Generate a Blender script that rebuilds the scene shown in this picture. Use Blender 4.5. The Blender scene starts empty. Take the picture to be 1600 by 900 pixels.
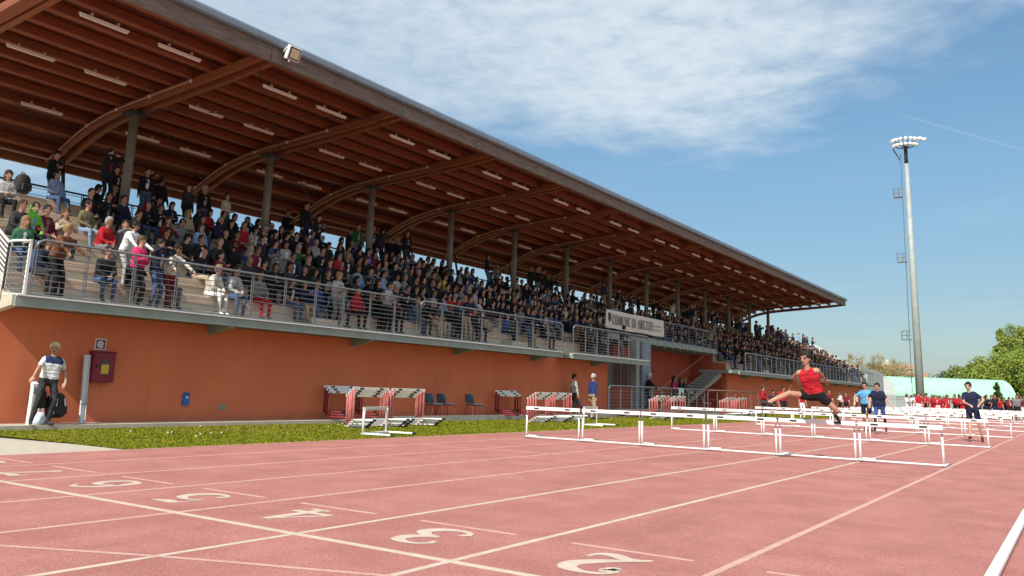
import bpy, math, random
import numpy as np
from mathutils import Vector, Matrix
R = random.Random(7)
NR = np.random.RandomState(7)
rad = math.radians
sc = bpy.context.scene
col = sc.collection

# ------------------------------------------------------------------ camera
F, YAW, PITCH, ROLL, HC, SHY = 1308.34, 0.5940, 0.1968, 0.0331, 0.9352, -0.1045
cam_d = bpy.data.cameras.new('camera'); cam = bpy.data.objects.new('camera', cam_d); col.objects.link(cam)
fwd = Vector((-math.sin(YAW)*math.cos(PITCH), math.cos(YAW)*math.cos(PITCH), math.sin(PITCH)))
rgt = Vector((math.cos(YAW), math.sin(YAW), 0)); upv = rgt.cross(fwd)
r2 = rgt*math.cos(ROLL)+upv*math.sin(ROLL); u2 = -rgt*math.sin(ROLL)+upv*math.cos(ROLL)
cam.matrix_world = Matrix(((r2.x, u2.x, -fwd.x, 0), (r2.y, u2.y, -fwd.y, 0), (r2.z, u2.z, -fwd.z, HC), (0, 0, 0, 1)))
cam_d.sensor_width = 36; cam_d.lens = F/1600*36; cam_d.shift_y = SHY*1000/1600
cam_d.clip_start = 0.05; cam_d.clip_end = 6000
sc.camera = cam

# ------------------------------------------------------------------ light
SUN_EL, SUN_AZ = rad(42), rad(9)             # the sun stands behind the camera, a little to the right of the track axis
sun_dir = Vector((math.sin(SUN_AZ)*math.cos(SUN_EL), -math.cos(SUN_AZ)*math.cos(SUN_EL), math.sin(SUN_EL)))
sd = bpy.data.lights.new('sun', 'SUN'); sun = bpy.data.objects.new('sun', sd); col.objects.link(sun)
sd.energy = 4.8; sd.angle = rad(.53); sd.color = (1, .955, .88)
sun.rotation_euler = sun_dir.to_track_quat('Z', 'Y').to_euler(); sun.location = (0, -30, 40)
sc.view_settings.view_transform = 'Standard'; sc.view_settings.look = 'None'
sc.view_settings.exposure = 0.30; sc.view_settings.gamma = 1

class NT:
    """small helper to write node trees"""
    def __init__(s, tree): s.t = tree; s.L = tree.links
    def n(s, typ, **kw):
        nd = s.t.nodes.new(typ)
        for k, v in kw.items(): setattr(nd, k, v)
        return nd
    def math(s, op, a, b=None, c=None, clamp=False):
        nd = s.n('ShaderNodeMath', operation=op, use_clamp=clamp)
        for i, v in enumerate((a, b, c)):
            if v is None: continue
            if isinstance(v, (int, float)): nd.inputs[i].default_value = v
            else: s.L.new(v, nd.inputs[i])
        return nd.outputs[0]
    def maprange(s, v, a, b, c=0., d=1., smooth=True):
        nd = s.n('ShaderNodeMapRange', interpolation_type='SMOOTHSTEP' if smooth else 'LINEAR')
        s.L.new(v, nd.inputs[0])
        for i, x in enumerate((a, b, c, d)): nd.inputs[i+1].default_value = x
        return nd.outputs[0]
    def noise(s, vec, scale, detail=3, rough=.55, out=0, dist=0):
        nd = s.n('ShaderNodeTexNoise'); nd.inputs['Scale'].default_value = scale
        nd.inputs['Detail'].default_value = detail; nd.inputs['Roughness'].default_value = rough
        nd.inputs['Distortion'].default_value = dist
        if vec is not None: s.L.new(vec, nd.inputs['Vector'])
        return nd.outputs[out]
    def mix(s, fac, a, b, mode='MIX'):
        nd = s.n('ShaderNodeMix', data_type='RGBA', blend_type=mode)
        for i, v in ((0, fac), (6, a), (7, b)):
            if isinstance(v, (int, float)): nd.inputs[i].default_value = v
            elif isinstance(v, (tuple, list)): nd.inputs[i].default_value = tuple(v)+(1,)*(4-len(v))
            else: s.L.new(v, nd.inputs[i])
        return nd.outputs[2]

world = bpy.data.worlds.new('World'); sc.world = world; world.use_nodes = True
world.node_tree.nodes.clear(); w = NT(world.node_tree)
sky = w.n('ShaderNodeTexSky', sky_type='NISHITA'); sky.sun_disc = False
sky.sun_elevation = SUN_EL; sky.sun_rotation = math.atan2(sun_dir.x, sun_dir.y)
sky.air_density = 1.0; sky.dust_density = 1.2; sky.ozone_density = 1.6; sky.altitude = 250
tc = w.n('ShaderNodeTexCoord'); sep = w.n('ShaderNodeSeparateXYZ'); w.L.new(tc.outputs['Generated'], sep.inputs[0])
zz = w.math('MAXIMUM', sep.outputs[2], .03)
px = w.math('DIVIDE', sep.outputs[0], zz); py = w.math('DIVIDE', sep.outputs[1], zz)
cmb = w.n('ShaderNodeCombineXYZ'); w.L.new(px, cmb.inputs[0]); w.L.new(py, cmb.inputs[1])
pl = cmb.outputs[0]
big = w.noise(pl, 1.1, 4, .6); fine = w.noise(pl, 9, 5, .62, dist=.4); mid = w.noise(pl, 3.4, 4, .6, dist=.3)
bump = w.math('MULTIPLY', w.math('POWER', 2.718, w.math('MULTIPLY', w.math('POWER', w.math('DIVIDE', w.math('ADD', px, 1.15), .62), 2.0), -1.0)), .95)
edge = w.math('ADD', w.math('ADD', bump, 2.42), w.math('MULTIPLY', w.math('SUBTRACT', mid, .5), 1.1))
sheet = w.maprange(w.math('SUBTRACT', edge, py), -.25, .75)
tex = w.math('ADD', w.math('MULTIPLY', fine, 1.15), w.math('ADD', w.math('MULTIPLY', mid, .5), w.math('MULTIPLY', big, .9)))
dens = w.maprange(tex, .86, 1.55, .58, 1.0)
thin_left = w.maprange(px, -2.3, -1.0, .60, 1.0)
cloud = w.math('MULTIPLY', w.math('MULTIPLY', sheet, dens), w.math('MULTIPLY', thin_left, .92))
# faint veil lower down and one thin vapour trail
veil = w.math('MULTIPLY', w.maprange(w.noise(pl, .35, 4, .6), .48, .75), .16)
trail_d = w.math('ABSOLUTE', w.math('SUBTRACT', w.math('SUBTRACT', py, 3.19), w.math('MULTIPLY', w.math('ADD', px, .42), 2.0)))
trail = w.math('MULTIPLY', w.math('MULTIPLY', w.maprange(trail_d, .0, .035, 1, 0), w.maprange(py, 3.0, 3.25)), w.math('MULTIPLY', w.maprange(py, 3.6, 4.4, 1, 0), .13))
fac = w.math('MAXIMUM', w.math('MAXIMUM', cloud, veil), trail, clamp=True)
SKY = .12
gm = w.n('ShaderNodeGamma'); w.L.new(sky.outputs[0], gm.inputs[0]); gm.inputs[1].default_value = .62      # softer fall-off towards the horizon
hs_ = w.n('ShaderNodeHueSaturation'); hs_.inputs['Saturation'].default_value = 1.35; w.L.new(w.mix(1.0, gm.outputs[0], (1.10, 1.19, 1.22), 'MULTIPLY'), hs_.inputs['Color'])
skyc = w.mix(1.0, hs_.outputs[0], w.maprange(sep.outputs[2], .0, .26, 1.02, 1.36, smooth=False), 'MULTIPLY')
cl = w.mix(fac, skyc, (.60/SKY, .675/SKY, .73/SKY))
bg = w.n('ShaderNodeBackground'); bg.inputs[1].default_value = SKY; w.L.new(cl, bg.inputs[0])
wo = w.n('ShaderNodeOutputWorld'); w.L.new(bg.outputs[0], wo.inputs[0])

# ------------------------------------------------------------------ materials
MAT = {}
def mat(name, c, c2=None, scale=6., rough=.7, bump=0., bscale=40., metal=0., detail=4, stretch=None, spec=.35, c3=None):
    """plain surface: colour that drifts between c and c2 with a noise, optional fine relief"""
    m = bpy.data.materials.new(name); m.use_nodes = True; t = NT(m.node_tree)
    b = m.node_tree.nodes['Principled BSDF']
    b.inputs['Roughness'].default_value = rough; b.inputs['Metallic'].default_value = metal
    b.inputs['Specular IOR Level'].default_value = spec
    tcn = t.n('ShaderNodeTexCoord'); v = tcn.outputs['Object']
    if stretch:
        mp = t.n('ShaderNodeMapping'); mp.inputs['Scale'].default_value = stretch; t.L.new(v, mp.inputs[0]); v = mp.outputs[0]
    if c2:
        f = t.maprange(t.noise(v, scale, detail, .6), .3, .7)
        cc = t.mix(f, c, c2)
        if c3: cc = t.mix(t.maprange(t.noise(v, scale*.13, 3, .6), .45, .75), cc, c3)
        t.L.new(cc, b.inputs['Base Color'])
    else: b.inputs['Base Color'].default_value = tuple(c)+(1,)
    if bump:
        bp = t.n('ShaderNodeBump'); bp.inputs['Strength'].default_value = bump; bp.inputs['Distance'].default_value = .02
        t.L.new(t.noise(v, bscale, 3, .6), bp.inputs['Height']); t.L.new(bp.outputs[0], b.inputs['Normal'])
    MAT[name] = m; return m
def attr_mat(name, prop, rough=.85, geo=False, var=.25, fold=False):
    m = bpy.data.materials.new(name); m.use_nodes = True; t = NT(m.node_tree)
    b = m.node_tree.nodes['Principled BSDF']; b.inputs['Roughness'].default_value = rough; b.inputs['Specular IOR Level'].default_value = .25
    a = t.n('ShaderNodeAttribute', attribute_type='GEOMETRY' if geo else 'OBJECT', attribute_name=prop)
    tcn = t.n('ShaderNodeTexCoord')
    f = t.maprange(t.noise(tcn.outputs['Object'], 9, 3, .6), .3, .7, 1-var, 1+var)
    t.L.new(t.mix(1.0, a.outputs['Color'], f, 'MULTIPLY'), b.inputs['Base Color'])
    if fold:
        bp = t.n('ShaderNodeBump'); bp.inputs['Strength'].default_value = .9; bp.inputs['Distance'].default_value = .05
        mp = t.n('ShaderNodeMapping'); mp.inputs['Scale'].default_value = (1, 1, 1.7); t.L.new(tcn.outputs['Object'], mp.inputs[0])
        t.L.new(t.noise(mp.outputs[0], 8.5, 4, .6, dist=1.2), bp.inputs['Height']); t.L.new(bp.outputs[0], b.inputs['Normal'])
    MAT[name] = m; return m

def track_mat():
    m = mat('track', (.4, .2, .18), rough=.85, bump=.5, bscale=220); t = NT(m.node_tree); b = m.node_tree.nodes['Principled BSDF']
    v = t.n('ShaderNodeTexCoord').outputs['Object']
    base = t.mix(t.maprange(t.noise(v, 1.6, 5, .65), .3, .7), (.485, .203, .172), (.395, .152, .127))
    mp = t.n('ShaderNodeMapping'); mp.inputs['Scale'].default_value = (1, .30, 1); t.L.new(v, mp.inputs[0])
    base = t.mix(t.math('MULTIPLY', t.maprange(t.noise(mp.outputs[0], .9, 6, .68, dist=.4), .50, .74), .7), base, (.315, .117, .098))      # worn and damp patches
    gr = t.maprange(t.noise(v, 85, 3, .75), .36, .64, .62, 1.32, smooth=False)
    gr = t.math('MULTIPLY', gr, t.maprange(t.noise(v, 28, 2, .6), .3, .7, .90, 1.08))
    spk = t.maprange(t.noise(v, 140, 1, .5), .68, .74, 1.0, .55)           # single dark granules
    gr = t.math('MULTIPLY', gr, spk)
    t.L.new(t.mix(1.0, base, gr, 'MULTIPLY'), b.inputs['Base Color'])
track_mat()

def worn(name, a, b_, k):
    m = mat(name, a, rough=.85, bump=.3, bscale=220); t = NT(m.node_tree); b = m.node_tree.nodes['Principled BSDF']
    v = t.n('ShaderNodeTexCoord').outputs['Object']
    base = t.mix(t.maprange(t.noise(v, 9, 4, .6), .3, .7), a, b_)
    chips = t.math('MULTIPLY', t.maprange(t.noise(v, 95, 3, .8), .50, .66), t.maprange(t.noise(v, 2.2, 4, .6), .35, .65, .25, 1.0))
    t.L.new(t.mix(t.math('MULTIPLY', chips, k), base, (.42, .19, .165)), b.inputs['Base Color'])     # paint chipped down to the rubber
worn('track_line', (.60, .38, .32), (.52, .30, .255), .7)
worn('track_white', (.60, .50, .405), (.52, .41, .33), .75)
mat('infield', (.36, .20, .15), (.30, .16, .12), 20, .9)
mat('soil', (.24, .22, .13), (.16, .17, .08), .6, .95)
mat('concrete', (.50, .44, .35), (.43, .37, .29), 5, .9, .2, 60, c3=(.39, .33, .26))
mat('concrete_dark', (.27, .25, .23), (.21, .19, .17), 6, .9)
mat('kerb_stone', (.36, .34, .31), (.28, .26, .24), 8, .9)
mat('lawn_base', (.14, .135, .012), (.10, .105, .008), 3, .95, spec=.1)
mat('grass', (.195, .205, .014), (.15, .165, .010), 2.5, .9, c3=(.235, .215, .028), spec=.1)
mat('daisy', (.8, .8, .72))
def wall_mat(name, a, b_, c):
    m = mat(name, a, rough=.92, bump=.15, bscale=70); t = NT(m.node_tree); b = m.node_tree.nodes['Principled BSDF']
    v = t.n('ShaderNodeTexCoord').outputs['Object']
    base = t.mix(t.maprange(t.noise(v, .9, 5, .6), .3, .7), a, b_)
    mp = t.n('ShaderNodeMapping'); mp.inputs['Scale'].default_value = (1, 3.2, .22); t.L.new(v, mp.inputs[0])
    base = t.mix(t.math('MULTIPLY', t.maprange(t.noise(mp.outputs[0], 2.2, 5, .7), .50, .74), .55), base, c)          # rain streaks
    base = t.mix(t.math('MULTIPLY', t.maprange(t.noise(v, 3.1, 6, .75), .56, .70), .2), base, tuple(x*1.18 for x in a))  # touched-up patches
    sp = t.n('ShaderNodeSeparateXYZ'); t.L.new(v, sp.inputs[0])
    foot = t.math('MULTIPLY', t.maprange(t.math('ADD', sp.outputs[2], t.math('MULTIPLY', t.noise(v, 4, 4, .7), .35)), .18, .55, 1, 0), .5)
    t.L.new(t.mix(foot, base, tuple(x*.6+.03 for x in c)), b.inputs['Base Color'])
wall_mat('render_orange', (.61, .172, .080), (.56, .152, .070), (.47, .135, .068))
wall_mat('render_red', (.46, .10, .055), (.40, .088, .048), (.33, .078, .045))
mat('step_concrete', (.60, .53, .42), (.50, .44, .345), 3, .9, .15, 50, stretch=(3, .5, 3))
mat('seat_wood', (.58, .45, .34), (.46, .34, .25), 4, .8, stretch=(6, .6, 14))
mat('steel_paint', (.245, .285, .255), (.20, .24, .21), 3, .55)
mat('galvanised', (.24, .25, .26), (.20, .21, .22), 12, .42, metal=.5)
mat('rail_white', (.72, .72, .72), (.64, .64, .64), 10, .5)
mat('rust_rail', (.30, .17, .13), (.24, .13, .10), 9, .7)
mat('column_steel', (.20, .19, .15), (.16, .15, .12), 4, .55)
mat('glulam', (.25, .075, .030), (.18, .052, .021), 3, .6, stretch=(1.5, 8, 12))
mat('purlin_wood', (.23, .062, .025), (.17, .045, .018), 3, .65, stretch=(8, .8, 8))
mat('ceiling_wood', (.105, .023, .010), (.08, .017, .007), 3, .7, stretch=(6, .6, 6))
mat('fascia_wood', (.20, .165, .14), (.12, .095, .08), 5, .85, .2, 40, stretch=(3, .7, 5))
mat('gutter_metal', (.17, .22, .28), (.14, .185, .235), 6, .55)
mat('roof_metal', (.42, .42, .40), (.34, .34, .33), 2, .55)
mat('conduit', (.42, .25, .20))
mat('tube_white', (.62, .53, .46))
mat('dark_steel', (.035, .035, .04))
mat('black', (.018, .018, .02), rough=.6)
mat('hurdle_white', (.80, .80, .79), (.72, .72, .70), 8, .4)
mat('hurdle_old', (.66, .65, .56), (.55, .53, .45), 8, .6)
mat('hurdle_pink', (.62, .20, .19), (.50, .13, .13), 8, .55)
mat('hurdle_red', (.22, .028, .03), (.16, .02, .024), 8, .6)
mat('cabinet_red', (.20, .018, .03), (.16, .014, .026), 5, .45)
mat('yellow', (.62, .46, .05), (.50, .30, .04), 40, .6)
mat('chair_blue', (.06, .19, .28), (.05, .16, .24), 8, .45)
mat('bright_blue', (.02, .12, .42))
mat('glass_dark', (.05, .04, .05), rough=.15, spec=.6)
mat('curtain', (.16, .07, .05), (.11, .05, .04), 12, .9, stretch=(1, 14, 1))
mat('frame_white', (.62, .64, .66), (.55, .57, .6), 8, .5)
mat('banner_cloth', (.60, .60, .54), (.54, .54, .48), 4, .85)
mat('ink', (.05, .045, .045))
mat('ink_grey', (.25, .25, .24))
mat('teal_print', (.30, .45, .45), (.40, .50, .50), 12)
mat('bag_black', (.02, .02, .022), (.035, .035, .037), 12, .8)
mat('bag_brown', (.045, .032, .028), (.028, .02, .018), 10, .8)
mat('bag_white', (.75, .77, .8), (.55, .62, .72), 14, .7)
mat('mint_sheet', (.30, .64, .40), (.36, .69, .46), 1.5, .5)
mat('white_sheet', (.82, .82, .80), (.74, .74, .72), 2, .6)
mat('pole_metal', (.36, .385, .36), (.29, .315, .30), 2, .5)
mat('lamp_white', (.84, .84, .82))
mat('fence_grey', (.33, .35, .35), (.26, .28, .28), 4, .7)
mat('bark', (.13, .095, .065), (.09, .065, .045), 9, .95)
mat('twig', (.30, .22, .14), (.22, .16, .10), 5, .95)
mat('bud', (.34, .27, .13), (.26, .22, .10), 3, .9)
mat('leaf_bright', (.25, .30, .045), (.16, .22, .035), .45, .75, c3=(.29, .31, .07))
mat('leaf_mid', (.18, .22, .05), (.12, .16, .04), .5, .75)
mat('leaf_dark', (.045, .075, .025), (.03, .055, .02), .6, .8)
mat('house_cream', (.62, .52, .36), (.56, .46, .32), 1, .9)
mat('roof_tile', (.40, .20, .12), (.32, .16, .10), 2, .9)
mat('hill_green', (.10, .13, .05), (.07, .10, .04), .05, .95)
for nm, ro in (('inner', .85), ('top', .85), ('bottom', .85), ('skin', .55), ('hair', .7), ('shoe', .6)): attr_mat('person_'+nm, nm+'_colour', ro, var=.25 if nm != 'skin' else .12, fold=nm in ('top', 'bottom', 'inner'))
attr_mat('crowd_cloth', 'colour', .8, geo=True)

# ------------------------------------------------------------------ mesh helpers
class MB:
    def __init__(s): s.v = []; s.f = []; s.m = []
    def add(s, vs, fs, m=0):
        o = len(s.v); s.v += [tuple(x) for x in vs]; s.f += [tuple(i+o for i in f) for f in fs]; s.m += [m]*len(fs); return s
    def box(s, a, b, m=0):
        x0, y0, z0 = (min(a[i], b[i]) for i in range(3)); x1, y1, z1 = (max(a[i], b[i]) for i in range(3))
        return s.add([(x0,y0,z0),(x1,y0,z0),(x1,y1,z0),(x0,y1,z0),(x0,y0,z1),(x1,y0,z1),(x1,y1,z1),(x0,y1,z1)],
              [(0,3,2,1),(4,5,6,7),(0,1,5,4),(1,2,6,5),(2,3,7,6),(3,0,4,7)], m)
    def bbox(s, a, b, bev=.01, m=0):
        """box with chamfered long edges (cross section octagon about its longest axis)"""
        lo = [min(a[i], b[i]) for i in range(3)]; hi = [max(a[i], b[i]) for i in range(3)]
        ax = max(range(3), key=lambda i: hi[i]-lo[i]); p, q = [i for i in range(3) if i != ax]
        P = [(lo[p]+bev, lo[q]), (hi[p]-bev, lo[q]), (hi[p], lo[q]+bev), (hi[p], hi[q]-bev), (hi[p]-bev, hi[q]), (lo[p]+bev, hi[q]), (lo[p], hi[q]-bev), (lo[p], lo[q]+bev)]
        vs = []
        for e in (lo[ax], hi[ax]):
            for (x, y) in P:
                c = [0, 0, 0]; c[ax] = e; c[p] = x; c[q] = y; vs.append(c)
        fs = [tuple(range(7, -1, -1)), tuple(range(8, 16))]+[(i, (i+1) % 8, 8+(i+1) % 8, 8+i) for i in range(8)]
        return s.add(vs, fs, m)
    def tube(s, pts, r, n=8, m=0, cap=True):
        pts = [Vector(p) for p in pts]; rs = r if isinstance(r, (list, tuple)) else [r]*len(pts)
        vs = []; ref = None
        for i, p in enumerate(pts):
            d = (pts[min(i+1, len(pts)-1)]-pts[max(i-1, 0)]).normalized()
            if ref is None: ref = Vector((0, 0, 1)) if abs(d.z) < .9 else Vector((1, 0, 0))
            a = d.cross(ref).normalized(); b = a.cross(d).normalized(); ref = b
            for k in range(n):
                t = 2*math.pi*k/n+math.pi/n; vs.append(p+(a*math.cos(t)+b*math.sin(t))*rs[i])
        fs = []
        for i in range(len(pts)-1):
            for k in range(n): fs.append((i*n+k, i*n+(k+1) % n, (i+1)*n+(k+1) % n, (i+1)*n+k))
        if cap: fs.append(tuple(range(n-1, -1, -1))); fs.append(tuple(range((len(pts)-1)*n, len(pts)*n)))
        return s.add(vs, fs, m)
    def prism(s, poly, axis, a, b, m=0):
        """poly: 2-D outline in the two other axes (in x,y,z order), extruded from a to b along axis"""
        ax = 'xyz'.index(axis); oth = [i for i in range(3) if i != ax]; n = len(poly); vs = []
        for e in (a, b):
            for q in poly:
                c = [0, 0, 0]; c[ax] = e; c[oth[0]] = q[0]; c[oth[1]] = q[1]; vs.append(c)
        return s.add(vs, [tuple(range(n-1, -1, -1)), tuple(range(n, 2*n))]+[(i, (i+1) % n, n+(i+1) % n, n+i) for i in range(n)], m)
    def strip(s, A, B, m=0):
        n = len(A); return s.add(list(A)+list(B), [(i, i+1, n+i+1, n+i) for i in range(n-1)], m)
    def ball(s, c, r, nu=10, nv=6, m=0, sc3=(1, 1, 1)):
        vs = [(c[0], c[1], c[2]-r*sc3[2])]
        for i in range(1, nv):
            ph = math.pi*i/nv
            for k in range(nu):
                t = 2*math.pi*k/nu; vs.append((c[0]+r*sc3[0]*math.sin(ph)*math.cos(t), c[1]+r*sc3[1]*math.sin(ph)*math.sin(t), c[2]-r*sc3[2]*math.cos(ph)))
        vs.append((c[0], c[1], c[2]+r*sc3[2])); fs = []
        for k in range(nu):
            fs.append((0, 1+(k+1) % nu, 1+k)); e = 1+(nv-2)*nu; fs.append((e+k, e+(k+1) % nu, len(vs)-1))
            for i in range(nv-2): fs.append((1+i*nu+k, 1+i*nu+(k+1) % nu, 1+(i+1)*nu+(k+1) % nu, 1+(i+1)*nu+k))
        return s.add(vs, fs, m)
    def mesh(s, name, mats, smooth=False):
        me = bpy.data.meshes.new(name); me.from_pydata(s.v, [], s.f)
        for m in ([mats] if isinstance(mats, str) else mats): me.materials.append(MAT[m])
        me.polygons.foreach_set('material_index', s.m)
        if smooth: me.polygons.foreach_set('use_smooth', [True]*len(s.f))
        import bmesh
        bm = bmesh.new(); bm.from_mesh(me); bmesh.ops.recalc_face_normals(bm, faces=bm.faces); bm.to_mesh(me); bm.free()
        me.update(); return me
    def build(s, name, mats, parent=None, smooth=False, **kw):
        return put(name, s.mesh(name, mats, smooth), parent, **kw)
def put(name, me, parent=None, loc=None, rot=None, scale=None, **props):
    o = bpy.data.objects.new(name, me); col.objects.link(o)
    if parent is not None:
        o.parent = parent
        if not isinstance(loc, tuple) and loc is None and parent.get('_world'):   # geometry written in world coordinates
            o.location = -Vector(parent['_world'])
    if loc is not None: o.location = loc
    if rot is not None: o.rotation_euler = rot
    if scale is not None: o.scale = (scale,)*3 if isinstance(scale, (int, float)) else scale
    for k, v in props.items(): o[k] = v
    return o
def thing(name, label, cat, loc=(0, 0, 0), rz=0, group=None, world=False, scale=None):
    o = bpy.data.objects.new(name, None); col.objects.link(o); o.location = loc; o.rotation_euler = (0, 0, rz); o.empty_display_size = .2
    o['label'] = label; o['category'] = cat
    if group: o['group'] = group
    if world: o['_world'] = list(loc)
    if scale: o.scale = (scale,)*3
    return o
def tag(o, label, cat, group=None):
    o['label'] = label; o['category'] = cat
    if group: o['group'] = group
    return o
def dup(o, loc=None, rz=None, label=None, parent=None):
    c = o.copy(); col.objects.link(c)
    if parent is not None: c.parent = parent
    if loc is not None: c.location = loc
    if rz is not None: c.rotation_euler = (0, 0, rz)
    if label: c['label'] = label
    for ch in o.children: dup(ch, parent=c)
    return c
def struct(o): o['kind'] = 'structure'; return o
ORD = ['first', 'second', 'third', 'fourth', 'fifth', 'sixth', 'seventh', 'eighth', 'ninth', 'tenth', 'eleventh', 'twelfth', 'thirteenth', 'fourteenth', 'fifteenth', 'sixteenth']

# ------------------------------------------------------------------ ground
struct(MB().add([(-900, -300, -.05), (900, -300, -.05), (900, 2500, -.05), (-900, 2500, -.05)], [(0, 1, 2, 3)]).build('ground', 'soil'))
LX = lambda k: -1.716-1.22*k                 # lane line k (0 = between the first and second lane)
TX0, TX1 = LX(7)-.02, -.30
track = struct(MB().box((TX0, -12, -.04), (TX1, 64, 0)).build('track', 'track'))
struct(MB().box((TX1, -12, -.04), (40, 64, -.012)).build('infield', 'infield'))
for k in range(8):
    MB().box((LX(k)-.024, -8, .0003), (LX(k)+.024, 63, .0012)).build('lane_line', 'track_white' if k in (1, 2) else 'track_line', track)
MB().box((LX(7)+.01, 3.85-.03, .0004), (-.52, 3.85+.03, .0018)).build('start_line', 'track_white', track)
for k in range(-1, 7):
    xc = (LX(k)+LX(k+1))/2
    MB().box((xc-.40, 4.80, .0003), (xc+.40, 4.84, .0012)).build('lane_tick', 'track_line', track)
ob = [(-6.2, 1.92), (-4.99, 2.49), (-4.17, 2.88), (-3.68, 3.08), (-3.38, 3.19), (-2.94, 3.36), (-2.2, 3.6)]
MB().strip([(x, y-.022, .0014) for x, y in ob], [(x, y+.022, .0014) for x, y in ob]).build('stagger_line', 'track_line', track)
for (y, xa, xb) in ((10.9, -9.1, -8.05), (11.0, -7.6, -5.5), (11.9, -3.0, -1.4), (18.4, -9, -3), (25, -9, -3)):
    MB().box((xa, y-.012, .0003), (xb, y+.012, .0012)).build('measuring_mark', 'track_line', track)
def ribbon(mb, pts, ws, xf):
    P = [Vector((p[0], p[1], 0)) for p in pts]
    # smooth with catmull-rom
    Q = []; W = []
    for i in range(len(P)-1):
        p0, p1, p2, p3 = P[max(i-1, 0)], P[i], P[i+1], P[min(i+2, len(P)-1)]
        for t in np.linspace(0, 1, 6, endpoint=(i == len(P)-2)):
            Q.append(.5*((2*p1)+(p2-p0)*t+(2*p0-5*p1+4*p2-p3)*t*t+(3*p1-p0-3*p2+p3)*t**3)); W.append(ws[i]*(1-t)+ws[i+1]*t)
    A = []; B = []
    for i, q in enumerate(Q):
        d = (Q[min(i+1, len(Q)-1)]-Q[max(i-1, 0)]).normalized(); n = Vector((-d.y, d.x, 0))*W[i]/2
        A.append(xf(q+n)); B.append(xf(q-n))
    mb.strip(A, B)
DIG = {
 '1': [([(.25, .8), (.5, .98)], [.06, .1]), ([(.52, 1), (.52, .02)], [.18, .18]), ([(.25, .03), (.8, .03)], [.07, .07])],
 '2': [([(.16, .74), (.3, .79), (.28, .68), (.18, .70)], [.14, .16, .14, .1]), ([(.14, .74), (.22, .93), (.5, 1), (.78, .90), (.84, .68), (.62, .42), (.32, .2), (.1, .02)], [.05, .06, .09, .20, .24, .17, .08, .05]), ([(.1, .07), (.36, .16), (.66, .05), (.88, .09), (.92, .28)], [.05, .15, .16, .1, .05])],
 '3': [([(.16, .8), (.26, .82)], [.15, .15]), ([(.14, .82), (.3, .97), (.52, 1), (.74, .9), (.76, .72), (.6, .56), (.38, .52)], [.05, .06, .09, .17, .2, .12, .06]), ([(.38, .52), (.68, .46), (.86, .28), (.74, .08), (.46, .0), (.22, .06), (.1, .22)], [.06, .13, .23, .2, .09, .06, .05]), ([(.12, .2), (.24, .2)], [.16, .16])],
 '4': [([(.62, 1), (.62, .02)], [.17, .17]), ([(.62, .98), (.08, .3)], [.06, .07]), ([(.04, .28), (.96, .28)], [.10, .10]), ([(.4, .03), (.84, .03)], [.07, .07])],
 '5': [([(.2, .97), (.5, .93), (.82, .99)], [.12, .17, .06]), ([(.2, .98), (.17, .52)], [.05, .05]), ([(.17, .52), (.42, .64), (.72, .56), (.86, .34), (.72, .08), (.44, 0), (.2, .06), (.1, .2)], [.05, .07, .15, .23, .2, .09, .06, .05]), ([(.12, .18), (.24, .19)], [.15, .15])],
 '6': [([(.82, .82), (.7, .97), (.5, 1), (.26, .84), (.14, .5), (.2, .16), (.44, .0), (.7, .06), (.84, .3), (.72, .54), (.48, .6), (.26, .48), (.2, .38)], [.05, .07, .07, .15, .21, .2, .08, .16, .21, .16, .07, .05, .04])],
 '7': [([(.1, .74), (.14, .97), (.4, .9), (.7, .98), (.92, .97)], [.05, .14, .17, .10, .06]), ([(.92, .97), (.6, .56), (.42, .03)], [.07, .15, .23])],
 '8': [([(.5, .52), (.24, .64), (.24, .9), (.5, 1), (.74, .9), (.74, .66), (.5, .52), (.2, .34), (.2, .1), (.5, 0), (.8, .1), (.8, .36), (.5, .52)], [.1, .14, .15, .08, .14, .15, .1, .16, .17, .08, .16, .16, .1])]}
for n in range(1, 9):
    xc = (LX(n-2)+LX(n-1))/2; mb = MB()
    for si, (pts, ws) in enumerate(DIG[str(n)]):
        ribbon(mb, pts, [q*1.12+.012 for q in ws], lambda q, xc=xc, si=si: (xc+.06-(q.x-.5)*.42, 4.66-q.y*.54, .0016+.0005*si))
    mb.build('lane_number', 'track_white', track)

# inner kerb of the track: white rail in segments on small feet
kerb = thing('track_kerb', 'low white metal kerb rail along the inner edge of the track', 'kerb', (-.48, 0, 0), world=True)
seg = MB().bbox((-.03, 0, .012), (.03, 3.97, .05), .008).mesh('rail_segment', 'hurdle_white')
ft = MB().box((-.02, 0, -.01), (.02, .05, .014)).mesh('foot', 'black'); jn = MB().box((-.031, -.022, .013), (.031, -.008, .0515)).mesh('joint', 'dark_steel')
for i in range(17):
    y = -3.05+4*i
    s = put('rail_segment', seg, kerb, (0, y, 0)); put('foot', ft, s, (0, .3, 0)); put('foot', ft, s, (0, 3.4, 0)); put('joint', jn, s, (0, 0, 0))

# verge, pavement, apron
gx = [-14.05, TX0]
struct(MB().add([(TX0, 6.55, .0), (TX0, 64, 0), (-14.0, 64, .03), (-14.0, 6.15, .03), (-13.0, 6.28, .02), (-11.5, 6.5, .01)], [(0, 1, 2, 3, 4, 5)]).build('lawn', 'lawn_base'))
struct(MB().box((-40, -12, -.04), (TX0, 6.6, -.006)).build('apron', 'concrete'))
struct(MB().box((-21.5, 4.0, -.03), (-14.0, 28.2, .1)).build('pavement', 'concrete'))
struct(MB().box((-14.06, 15.2, .02), (-13.97, 28.2, .165)).build('kerb', 'kerb_stone'))
struct(MB().box((-21.5, 28.2, -.03), (-13.98, 76, .1)).build('pavement', 'concrete'))
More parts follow.
